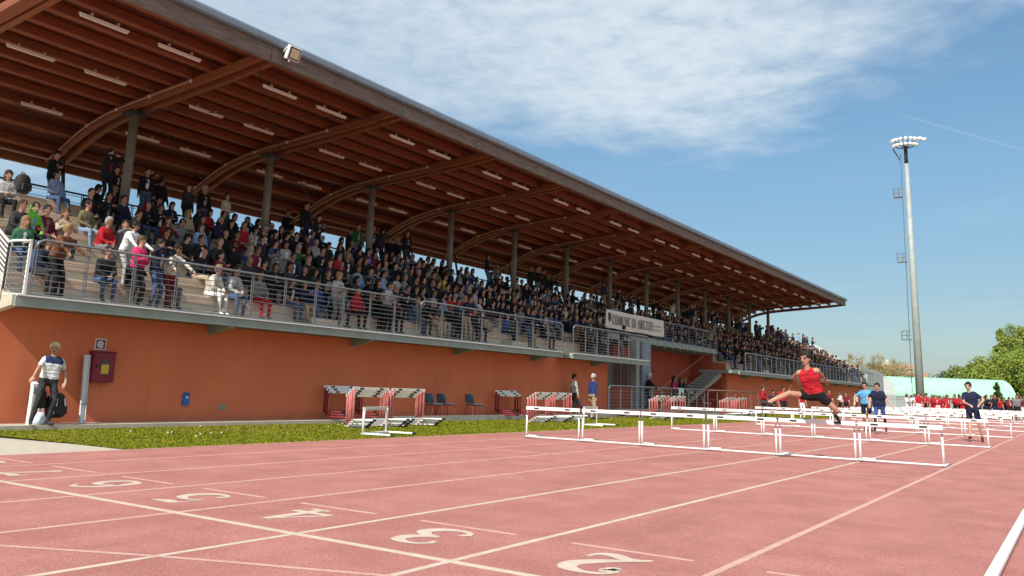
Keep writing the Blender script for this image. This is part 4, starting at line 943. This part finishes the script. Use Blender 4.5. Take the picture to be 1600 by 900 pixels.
N_IND = 300-len(SIT)-len(STD)-52
used = {}; stuffV = []; stuffF = []; stuffC = []; no = 0
def mesh_np(me):
    V = np.zeros(len(me.vertices)*3); me.vertices.foreach_get('co', V); me.calc_loop_triangles(); n = len(me.loop_triangles)
    T = np.zeros(n*3, np.int32); me.loop_triangles.foreach_get('vertices', T); M = np.zeros(n, np.int32); me.loop_triangles.foreach_get('material_index', M)
    return V.reshape(-1, 3), T.reshape(-1, 3), M
SNP = {}
def far_mesh(me):
    if me.name not in SNP:
        SNP[me.name] = mesh_np(me)
    return SNP[me.name]
for idx, (kind, k, y) in enumerate(cand):
    tp = R.choice(PAL) if idx < N_IND or R.random() < .55 else R.choice(['black', 'black', 'charcoal', 'navy']); bt = R.choice(['black', 'charcoal', 'denim', 'navy', 'denim', 'grey', 'black', 'beige']); hair_i = R.choice([0, 0, 0, 1, 1, 2, 3, 4, 5]); rz = R.uniform(-.25, .45); s = PS*R.uniform(.92, 1.06)*(1.08 if kind == 'stand' else 1)
    if kind == 'sit': me = SEATM[R.choice([0, 0, 1, 2, 2, 3, 4, 5, 5, 6, 7, 8, 9])]; loc = (Xr(k)-.10+R.uniform(-.03, .03), y, ZF+RISE*k+.005); where = 'in the '+ROWW[k]
    elif kind == 'stand': me = STANDM[R.choice([0, 0, 1, 2, 4, 5])]; loc = (R.choice([-18.35, -18.9, -19.5]), y, 4.555); where = 'on the top platform'
    else: me = STANDM[R.choice([1, 3, 6, 0])]; loc = (-14.28, y, ZF+.005); where = 'at the walkway railing'
    if abs(loc[0]+18) < .2: loc = (-18.45, loc[1], loc[2])
    if idx < N_IND:
        side = 'left of' if y < FR[1:][int(np.argmin([abs(f-y) for f in FR[1:]]))] else 'right of'
        lb = f"{'seated' if kind == 'sit' else 'standing'} spectator in {tp} top and {bt} trousers {where}, {side} the {nearcol(y)}"
        lb = lb.replace(' on the ', ' on ').replace(' in the ', ' in ').replace(' the ', ' ') if len(lb.split()) > 15 else lb
        if len(lb.split()) > 16: lb = lb.replace(' roof column', ' column').replace(' at walkway railing', ' at railing')
        if lb in used:
            l2_ = lb.replace('spectator', ('dark haired' if hair_i < 4 else 'fair haired' if hair_i == 4 else 'grey haired')+' person'); lb = l2_ if len(l2_.split()) < 17 else lb
        used[lb] = 1
        person(me, loc, rz, s, lb, tp, bt, 'spectators in the grandstand', hair=hair_i)
    else:
        V, T, M = far_mesh(me); c, s_ = math.cos(rz)*s, math.sin(rz)*s
        P = np.stack([V[:, 0]*c-V[:, 1]*s_+loc[0], V[:, 0]*s_+V[:, 1]*c+loc[1], V[:, 2]*s+loc[2]], 1)
        stuffV.append(P); stuffF.append(T+no); no += len(P)
        pal = np.array([CL[tp], CL[bt], SKINS[R.randrange(5)], HAIRS[hair_i], CL['charcoal'], CL[R.choice(INN) or tp]]); stuffC.append(pal[M])
me = bpy.data.meshes.new('crowd'); me.from_pydata(np.concatenate(stuffV).tolist(), [], np.concatenate(stuffF).tolist())
ca = me.color_attributes.new('colour', 'FLOAT_COLOR', 'CORNER'); cc = np.repeat(np.concatenate(stuffC), 3, axis=0); ca.data.foreach_set('color', np.concatenate([cc, np.ones((len(cc), 1))], 1).ravel())
me.materials.append(MAT['crowd_cloth']); me.polygons.foreach_set('use_smooth', [True]*len(me.polygons)); put('crowd', me)['kind'] = 'stuff'

# --- figures on the ground, each with its own pose
def figure(C, loc, rz, s, label, top, bottom, voxel=.014, target=9000, hair_tag=True, extra=(), **k):
    hairC = [c for c in C if c[4] == 'hair']; me = body_mesh(C, 'person', voxel, target); o = put('person', me, None, loc, (0, 0, rz), s); tag(o, label, 'person'); dress(o, top, bottom, **k)
    return o
# man in the polo shirt by the wall, one hand on the bollard, weight on his right leg (he faces the track and turns to the left)
C = skeleton((-.02, .02, .92), (.03, .07, 1), (1, -.15, 0), -.1, (.8, -.62, -.05), (0, 0, 1), ((.10, .33, .90), (.22, -.44, .98)), ((-.8, .7, -.3), (-.3, -.8, -.5)),
    ((.10, .06, .09), (.10, -.30, .09)), ((1, .1, 0), (1, -.35, 0)), ((1, .2, 0), (1, -.5, 0)), sleeve='short', fingers=True, face=True, hand_dir=((.3, -.5, -.8), (.3, -.6, -.7)), jacket=.004, yoke=True)
man = figure(C, (-14.12, 7.44, .1), .0, .77, 'fair haired man in white polo shirt and dark trousers beside the bollard', 'white', 'charcoal', hair=6, skin=0, shoe='charcoal', inner=(.02, .03, .09))
# hurdler over the nearest row; local frame: facing -y of the track
def P3(x, y, z): return np.array((x, y, z))
# coordinates written in metres of the place (relative to the hip), scaled afterwards
hipw = P3(-3.40, 13.45, .985); sR = .82
def rel(x, y, z): return (P3(x, y, z)-hipw)/sR
C = skeleton((0, 0, 0), (-.18, -.34, 1), (-.25, -1, 0), .15, (-.28, -1, -.12), (0, 0, 1),
    (rel(-3.02, 13.62, 1.25), rel(-3.58, 13.62, 1.05)), ((.7, .9, .5), (-.9, .6, .1)),
    (rel(-4.02, 12.92, .88), rel(-2.97, 13.98, .62)), ((-.1, -.2, 1), (1, -.3, .1)), ((-.7, -.5, .55), (.5, .3, -.8)), sleeve='vest', legs='shorts', hair='curly', fingers=True, face=True, jacket=.0, shoulder=.17)
# left and right swap: the leading leg is the runner's right leg, on the picture's left side
C2 = skeleton((0, 0, 0), (-.16, -.34, 1), (-.25, -1, 0), .2, (-.30, -1, -.12), (0, 0, 1),
    (rel(-3.30, 13.80, 1.20), rel(-3.62, 13.62, 1.10)), ((1.3, -.2, 2.2), (-.7, .8, -.2)),
    (rel(-3.22, 13.95, .72), rel(-3.96, 13.02, .86)), ((1.2, -.35, -.75), (.1, -.2, 1)), ((.3, .6, -.6), (-.8, -.6, .35)), sleeve='vest', legs='shorts', hair='curly', fingers=True, face=True, jacket=.0, shoulder=.17, short_len=.36)
runner = figure(C2, tuple(hipw), 0, sR, 'dark haired hurdler in red vest and black shorts jumping over a hurdle', 'red', 'black', target=14000, voxel=.012, hair=1, skin=0, shoe='charcoal')
# boy in navy on the right, mid stride
hk = P3(-2.30, 24.2, .80); sk = .80
def rk(x, y, z): return (P3(x, y, z)-hk)/sk
C = skeleton((0, 0, 0), (-.10, -.12, 1), (-.15, -1, 0), .25, (-.2, -1, -.06), (0, 0, 1), (rk(-2.10, 23.98, .93), rk(-2.33, 23.86, .90)), ((.9, .3, -.3), (-.8, .2, -.5)),
    (rk(-2.14, 24.35, .14), rk(-2.36, 23.95, .07)), ((.2, -1, 0), (-.1, -1, .1)), ((.1, -.6, -.8), (-.2, -1, 0)), sleeve='short', legs='shorts', hair='short', fingers=True, face=True, jacket=.012)
figure(C, tuple(hk), 0, sk, 'boy in navy shirt and shorts running down the right lane', 'navy', 'navy', hair=0, skin=2, shoe='black')
# two runners further left, one behind the other
hk = P3(-4.80, 26.0, .78); sk = .78
C = skeleton((0, 0, 0), (-.02, -.2, 1), (.0, -1, 0), -.2, (-.1, -1, -.05), (0, 0, 1), (rk(-4.43, 25.8, .80), rk(-5.04, 25.85, .86)), ((.9, .1, -.6), (-.9, .2, -.4)),
    (rk(-4.70, 26.3, .22), rk(-4.90, 25.75, .10)), ((.2, -1, 0), (-.1, -1, .1)), ((.1, -.5, -.8), (0, -1, 0)), sleeve='short', legs='leggings', hair='short', fingers=True, face=True, jacket=.03, girth=1.1)
figure(C, tuple(hk), 0, sk, 'runner in dark navy top and blue shorts, nearer of two side by side', (.016, .02, .055), 'blue', hair=0, skin=2, shoe='black')
hk = P3(-5.40, 27.3, .80); sk = .80
C = skeleton((0, 0, 0), (.0, -.15, 1), (.1, -1, 0), .1, (-.05, -1, -.05), (0, 0, 1), (rk(-5.25, 27.0, .76), rk(-5.68, 27.05, .86)), ((.9, .1, -.6), (-.9, .2, -.4)),
    (rk(-5.28, 27.2, .08), rk(-5.52, 27.6, .2)), ((.2, -1, 0), (-.1, -1, .1)), ((0, -1, 0), (.1, -.5, -.8)), sleeve='short', legs='shorts', hair='short', fingers=True, face=True, jacket=.012)
figure(C, tuple(hk), 0, sk, 'runner in light blue shirt half hidden behind a navy clad runner', (.10, .36, .62), 'navy', hair=0, skin=2, shoe='black')
# men by the wall and at the barrier
def walker(loc, rz, s, label, top, bottom, hands, look=0, lean=.03, hair='short', hi=0, **k):
    return figure(stand_pose(hands, lean, look, hair=hair, face=True, fingers=True, feet=((.12, .10, .09), (-.14, -.10, .09)), **k), loc, rz, s, label, top, bottom, voxel=.018, target=3500, hair=hi)
walker((-13.3, 24.75, .03), rad(65), .83, 'white haired man in blue jacket walking by the stacked hurdles', (.02, .04, .15), 'beige', ((.05, .28, .80), (-.05, -.28, .82)), .2, hi=5)
walker((-14.25, 25.15, .1), rad(60), .78, 'man in pale grey sweatshirt standing by the orange wall', 'light grey', 'charcoal', ((.1, .27, .8), (.1, -.27, .8)), -.5)
walker((-14.30, 31.3, .26), rad(30), .82, 'elderly man in black coat leaning over the silver railing', 'black', 'black', ((.40, .24, 1.0), (.42, -.2, 1.0)), .2, .22, hi=5)
walker((-14.4, 34.0, .26), rad(10), .80, 'dark haired woman in magenta jacket at the silver railing', (.20, .015, .07), 'black', ((.36, .2, 1.0), (.3, -.1, 1.1)), .2, .1, 'long')
walker((-14.4, 34.75, .26), rad(10), .78, 'woman in black jacket clapping right of the magenta jacket', 'black', 'black', ((.3, .03, 1.1), (.3, -.05, 1.12)), .3, .1, 'long', 3)
walker((-14.45, 35.3, .26), rad(10), .78, 'fair haired person in dark top right of the clapping woman', 'charcoal', 'black', ((.36, .2, 1.0), (.36, -.2, 1.0)), .2, .15, 'short', 4)
walker((-11.5, 36.9, .03), rad(10), .80, 'person in bright red jacket standing left of a crouching boy', 'red', 'black', ((.15, .25, .85), (.2, -.15, 1.0)), .3, hi=3)
figure(stand_pose(((.34, .2, .72), (.36, -.16, .75)), .45, -.3, face=True, fingers=True, hipz=.72, sleeve='short', legs='shorts'), (-11.1, 37.0, .03), rad(-50), .80, 'boy in navy shirt crouching forward behind the hurdles', 'navy', 'black', voxel=.018, target=3500, hair=0)
figure(stand_pose(((.1, .42, 1.75), (.05, -.5, 1.5)), .02, 0, face=True, fingers=True, sleeve='short', legs='shorts'), (-10.9, 37.9, .03), rad(-40), .78, 'girl in red shirt raising both arms behind the hurdles', 'red', 'black', voxel=.018, target=3500, hair=0)
figure(stand_pose(sleeve='short', face=True, fingers=True), (-10.2, 38.2, .03), rad(-40), .72, 'child in red shirt and white trousers behind the jumping hurdler', 'red', 'white', voxel=.018, target=3500, hair=1)
# children waiting at the far end of the track
KID = [stand_pose(sleeve='short', legs='shorts'), stand_pose(((.25, .05, 1.2), (.25, -.08, 1.15)), look=.4, hair='long'), stand_pose(((.1, .4, 1.6), (.1, -.3, .85)), sleeve='short', hair='long', legs='shorts')]
KIDM = [body_mesh(c, 'standing_child', V_, 700) for c in KID]
kx = -9.15
kids = []
for i in range(15): kids.append((-9.0+.19*i+R.uniform(-.08, .08), 62+R.uniform(-1.2, 1.2), 'red', R.choice(['white', 'black', 'red'])))
for i in range(3): kids.append((-9.9+.25*i, 63+R.uniform(-.5, .5), 'white', 'white'))
for i in range(4): kids.append((-6.2+.33*i, 62.4+R.uniform(-.4, .4), R.choice(['white', 'grey', 'cream']), 'black'))
for i in range(13): kids.append((-5.0+.24*i+R.uniform(-.06, .06), 61+R.uniform(-.8, .8), ['black', 'charcoal', 'black', 'red', 'black', 'maroon', 'navy', 'grey', 'maroon', 'navy', 'black', 'light blue', 'blue'][i], R.choice(['black', 'white', 'navy'])))
for i in range(4): kids.append((-13.4+.5*i, 57+R.uniform(-.5, .5), R.choice(['white', 'maroon', 'red', 'white']), 'black'))
zones = {}
for (x, y, tp, bt) in sorted(kids):
    wh = 'below the light mast' if -9.3 < x < -6.4 else 'left of the light mast' if -11 < x <= -9.3 else 'by the far end of the stand' if x <= -11 else 'under the trees right of the mast'
    n_ = zones.get((tp, wh), 0); zones[(tp, wh)] = n_+1
    person(KIDM[R.randrange(3)], (x, y, .0), rad(-90)+R.uniform(-1.2, 1.2), R.uniform(.76, .88), f'child in {tp} top {wh}, {ORD[n_]} from the left', tp, bt, 'children waiting at the far end of the track', hair=R.choice([0, 0, 1, 2, 3]))

# ------------------------------------------------------------------ light mast
ms = thing('light_mast', 'tall grey floodlight mast with ladder behind the far end of the track', 'light mast', (-12.3, 86, 0)); ms.scale = (1, 1, 1.02)
MB().tube([(0, 0, 0), (.02, 0, 12), (.03, 0, 23.0)], [.37, .285, .185], 20).build('mast', 'pole_metal', ms, True)
MB().tube([(.03, 0, 23.0), (.03, 0, 24.9)], .17, 14).build('mast_head', 'dark_steel', ms, True)
hd = MB()
for z, r in ((24.7, .78), (25.25, .9)):
    hd.tube([(r*math.cos(a*math.pi/8), r*.8*math.sin(a*math.pi/8), z) for a in range(17)], .05, 6)
for a in range(4): hd.tube([(0, 0, 24.4), (.85*math.cos(a*math.pi/2+.4), .7*math.sin(a*math.pi/2+.4), 25.2)], .05, 6)
hd.build('crown_frame', 'dark_steel', ms)
lm = MB().tube([(0, 0, 0), (.13, 0, -.02), (.34, 0, -.08)], [.09, .15, .19], 12).mesh('lamp', 'lamp_white', True)
for i in range(16):
    a = -math.pi*.5+(i % 8-3.5)*.42; z = 25.35 if i < 8 else 24.85; rr = .92 if i < 8 else .8
    put('lamp', lm, ms, (rr*math.cos(a), .9*rr*math.sin(a), z), (0, .35, a))
put('lamp', lm, ms, (1.2, -.3, 25.3), (0, .2, -.3)); put('lamp', lm, ms, (1.55, -.2, 25.2), (0, .2, -.1))
ld = MB()
for s in (-.14, .14): ld.tube([(-.66, s, 2.5), (-.55, s, 12), (-.45, s, 24)], .02, 5)
for i in range(70): ld.tube([(-.66+.0095*(i*.3), -.14, 2.6+i*.3), (-.66+.0095*(i*.3), .14, 2.6+i*.3)], .014, 4)
ld.build('ladder', 'galvanised', ms)
for z in (6.4, 13.6, 19.8):
    pf = MB(); pf.box((-1.25, -.3, z), (-.48, .3, z+.08))
    for q in (.45, .85): pf.tube([(-.5, -.3, z+q), (-1.25, -.3, z+q), (-1.25, .3, z+q), (-.5, .3, z+q)], .025, 5)
    for (x, y) in ((-1.25, -.3), (-1.25, .3), (-.8, -.3), (-.8, .3)): pf.tube([(x, y, z), (x, y, z+.85)], .025, 5)
    pf.build('rest_platform', 'galvanised', ms)
MB().tube([(-.5, 0, 23.4), (-1.1, 0, 24.6)], .05, 6).build('crown_brace', 'dark_steel', ms)

# ------------------------------------------------------------------ green vaulted tent
tn = thing('vaulted_hall', 'mint green barrel vaulted tent with white gable behind the mast', 'tent', (-17.3, 96.5, 0), rad(36))
LT = 12.6; zs = 1.35; RV, RH = 2.1, 2.6
arcq = [(RH*math.cos(math.pi*i/18), zs+RV*math.sin(math.pi*i/18)) for i in range(19)]
nseg = 7
for s in range(nseg):
    a, b = LT*s/nseg, LT*(s+1)/nseg
    mb = MB(); mb.strip([(a, y, z) for y, z in arcq], [(b, y, z) for y, z in arcq]); mb.strip([(a, y*.985, z-.03) for y, z in arcq], [(b, y*.985, z-.03) for y, z in arcq])
    mb.build('cover_sheet', 'mint_sheet', tn, True)
rb = MB().tube([(0, y*1.002, z+.004) for y, z in arcq], .018, 6).mesh('hoop', 'mint_sheet', True)
for s in range(nseg+1): put('hoop', rb, tn, (LT*s/nseg, 0, 0))
for e in (0, LT): MB().add([(e, y, z) for y, z in arcq]+[(e, RH, 0), (e, -RH, 0)], [tuple(list(range(19))+[20, 19])]).build('gable', 'white_sheet', tn)
MB().box((.02, -RH+.02, 0), (LT-.02, -RH+.06, zs)).box((.02, RH-.06, 0), (LT-.02, RH-.02, zs)).build('side_wall', 'fence_grey', tn)
MB().tube([(0, -RH-.02, zs), (LT, -RH-.02, zs)], .06, 6).build('side_gutter', 'dark_steel', tn)

# grey slat fence beyond the stand
fn = thing('slat_fence', 'grey picket fence between the far stand end and the tent', 'fence', (-15.3, 75.5, 0))
A, B = Vector((0, 0, 0)), Vector((-.2, 11.0, 0)); nsl = 60; slm = MB().box((-.02, -.05, 0), (.02, .05, 1)).mesh('slat', 'fence_grey')
for i in range(nsl):
    p = A+(B-A)*(i/(nsl-1)); hh = 3.75-.4*i/nsl+.06*R.random(); o = put('slat', slm, fn, tuple(p)); o.scale = (1, 1, hh)
for z in (.5, 1.9, 3.2): MB().box((-.06, 0, z), (-.022, 11.0, z+.08)).build('fence_rail', 'fence_grey', fn, rot=(0, 0, .0182))
fn2 = thing('slat_fence', 'low dark grey fence in front of the tent gable', 'fence', (-15.2, 84, 0), rad(-8))
for i in range(34): put('slat', slm, fn2, (0.15*i, 0, 0), (0, 0, math.pi/2), scale=(1, 1, 1.45+.03*R.random()))
MB().box((-.05, -.06, 1.1), (5.1, -.025, 1.18)).build('fence_rail', 'fence_grey', fn2)

# ------------------------------------------------------------------ trees
def leaf_cloud(name, clumps, n, size, m, parent, squash=1.0):
    """many small leaf faces gathered in clumps"""
    cs = np.array([c[:3] for c in clumps]); rs = np.array([c[3] for c in clumps]); pick = NR.choice(len(clumps), n, p=rs**2/np.sum(rs**2))
    d = NR.randn(n, 3); d /= np.linalg.norm(d, axis=1)[:, None]; rr = rs[pick]*(NR.rand(n)**.45)*(1+.18*NR.randn(n)); c = cs[pick]+d*rr[:, None]*np.array([1, 1, squash])
    a = NR.randn(n, 3); a /= np.linalg.norm(a, axis=1)[:, None]; b = np.cross(a, NR.randn(n, 3)); b /= np.linalg.norm(b, axis=1)[:, None]; s = size*(.6+.8*NR.rand(n))[:, None]
    V = np.stack([c-a*s, c+b*s*.55, c+a*s, c-b*s*.55], 1).reshape(-1, 3); Fc = np.arange(4*n).reshape(-1, 4)
    me = bpy.data.meshes.new(name); me.from_pydata(V.tolist(), [], Fc.tolist()); me.materials.append(MAT[m]); return put(name, me, parent)
def tree(label, loc, h, w_, m='leaf_bright', n=5000, size=.16, shape='round', group='trees behind the track'):
    t = thing('tree', label, 'tree', loc, group=group)
    tr = MB().tube([(0, 0, 0), (.05*h*.1, .0, h*.3), (-.02*h, .01*h, h*.62), (0, 0, h*.85)], [.035*h, .026*h, .014*h, .005*h], 8); tr.build('trunk', 'bark', t, True)
    br_ = MB(); cl = []
    nb = 26
    for i in range(nb):
        z = h*(.28+.66*(i+.5)/nb); a = i*2.4+R.random(); f = (z/h)
        if shape == 'spire': rad_ = w_*.5*(1-((f-.28)/.72))**.8
        elif shape == 'column': rad_ = w_*.5*math.sin(math.pi*min(1, max(.08, (f-.18)/.86)))**.6
        else: rad_ = w_*.5*math.sin(math.pi*min(1, max(.05, (f-.12)/.92)))**.75
        q = rad_*R.uniform(.35, .95); p = (q*math.cos(a), q*math.sin(a), z+R.uniform(-.04, .06)*h)
        br_.tube([(0, 0, z*.72), (p[0]*.5, p[1]*.5, (z*.72+p[2])/2+.02*h), p], [.008*h, .005*h, .002*h], 5)
        cl.append((*p, rad_*R.uniform(.28, .5)+.022*h))
    br_.build('limbs', 'bark', t); leaf_cloud('crown', cl, n, size, m, t); return t
TR = [  # x, y, height, width, material, shape, label
 (-2.2, 104, 9.6, 5.0, 'leaf_bright', 'spire', 'tallest bright green tree at the right edge of the picture'), (-5.2, 106, 8.0, 3.4, 'leaf_bright', 'column', 'bright green tree left of the tallest one at the right edge'), (-3.6, 99, 6.4, 4.6, 'leaf_bright', 'round', 'low bushy tree in front at the right edge'),
 (-6.9, 108, 8.4, 2.6, 'leaf_bright', 'spire', 'pointed bright green tree rising above its neighbours over the tent'), (-8.0, 104, 5.4, 3.0, 'leaf_bright', 'column', 'rounded green tree behind the right half of the tent'), (-6.0, 102, 6.2, 4.4, 'leaf_bright', 'round', 'green tree behind the right end of the tent'),
 (-10.2, 110, 5.4, 2.6, 'leaf_mid', 'spire', 'mid green tree behind the middle of the tent'), (-12.4, 116, 5.2, 3.0, 'leaf_mid', 'column', 'slender feathery tree behind the tent right of the mast'), (-13.4, 120, 4.6, 4.6, 'leaf_dark', 'round', 'dark green bush behind the tent next to the mast'),
 (-9.6, 118, 6.0, 4.0, 'leaf_mid', 'column', 'loose mid green tree above the middle of the tent'), (0.8, 103, 10.8, 6.5, 'leaf_bright', 'round', 'bright green tree just beyond the right edge of the picture'), (-24.6, 130, 6.0, 4.4, 'leaf_dark', 'round', 'dark round tree left of the cream houses'), (-22.6, 134, 4.6, 5.0, 'leaf_dark', 'round', 'dark low tree in front of the cream houses'),
 (-8.8, 99, 4.6, 4.0, 'leaf_bright', 'round', 'low green tree right behind the tent roof'), (-4.8, 112, 9.0, 3.4, 'leaf_bright', 'spire', 'pointed tree between the tallest tree and its neighbour')]
TR = [(x*1.17, y*1.17, h*(1.34 if x > -7.5 and h > 6.5 else 1.2), w_*1.22, m, shp, lb) if y < 125 else (x, y, h, w_, m, shp, lb) for (x, y, h, w_, m, shp, lb) in TR]
for (x, y, h, w_, m, shp, lb) in TR: tree(lb, (x, y, 0), h, w_, m, 9500 if h > 6.5 else 6000, .125, shp)
tree('small dark cypress standing in front of the tent', (-6.55, 92, 0), 3.1, 1.0, 'leaf_dark', 2200, .09, 'spire', None)
def bare_tree(label, loc, h, w_):
    t = thing('tree', label, 'tree', loc); tr = MB(); tr.tube([(0, 0, 0), (.1, 0, h*.22), (0, .1, h*.42)], [.22, .17, .12], 8); tr.build('trunk', 'bark', t, True)
    br_ = MB(); tips = []
    def grow(p, d, L, r, lv):
        q = p+d*L; br_.tube([tuple(p), tuple((p+q)/2+Vector((R.uniform(-.05, .05),)*3)*L), tuple(q)], [r, r*.8, r*.55], 4, cap=False)
        if lv == 0: tips.append(tuple(q)); return
        for i in range(4 if lv > 1 else 3):
            nd = (d+Vector((R.gauss(0, .55), R.gauss(0, .55), R.gauss(.12, .3)))).normalized(); grow(p+d*L*R.uniform(.55, 1), nd, L*R.uniform(.6, .85), r*.55, lv-1)
    for i in range(11):
        a = i*2.4; grow(Vector((0, .05, h*(.2+.024*i))), Vector((math.cos(a)*w_/h*.75, math.sin(a)*w_/h*.75, .62)).normalized(), h*.29, .07, 3)
    br_.build('branches', 'twig', t); leaf_cloud('buds', [(*p, .36) for p in tips[::2]], 9000, .075, 'bud', t)
bare_tree('leafless tan tree with dense twigs beyond the far end of the stand', (-21.0, 112, 0), 6.9, 9.0)
bare_tree('smaller leafless tan tree right of the large one', (-20.2, 118, 0), 5.2, 5.5)

# houses and hills far away
def house(label, loc, w_, d_, h, rz=0):
    t = thing('house', label, 'house', loc, rz, group='cream houses far behind the stand')
    MB().box((0, 0, 0), (w_, d_, h)).build('wall', 'house_cream', t)
    MB().prism([(-.4, h-.02), (d_+.4, h-.02), (d_/2, h+d_*.17)], 'x', -.4, w_+.4).build('roof', 'roof_tile', t)
    for i in range(3):
        for z in (1.2, 4.0):
            if z+1.2 < h:
                f = MB().box((w_*(.15+.3*i), -.05, z), (w_*(.15+.3*i)+.9, .02, z+1.2)).build('window', 'frame_white', t); MB().box((w_*(.15+.3*i)+.1, -.06, z+.1), (w_*(.15+.3*i)+.8, -.051, z+1.1)).build('pane', 'glass_dark', f)
    MB().box((w_*.3, d_*.45, h), (w_*.3+.6, d_*.45+.6, h+2.0)).build('chimney', 'house_cream', t)
house('cream house with tiled roof left of the light mast', (-35.5, 190, 0), 7.0, 6, 7.4, .2); house('lower cream house close to the light mast', (-31.5, 186, 0), 6.0, 6, 5.6, .1)
house('pale house glimpsed between the trees right of the mast', (-17.5, 170, 0), 5, 6, 6.2, 0)
mb = MB(); n = 60
hx = [(-700+1400*i/n) for i in range(n+1)]; hz = [9+5*math.sin(i*.37)+3*math.sin(i*.91+1) for i in range(n+1)]
mb.strip([(x, 620, -1) for x in hx], [(x, 700, z) for x, z in zip(hx, hz)]); mb.strip([(x, 700, z) for x, z in zip(hx, hz)], [(x, 900, z*.6) for x, z in zip(hx, hz)])
struct(mb.build('hills', 'hill_green', None, True))

for o in bpy.data.objects:
    if '_world' in o: del o['_world']
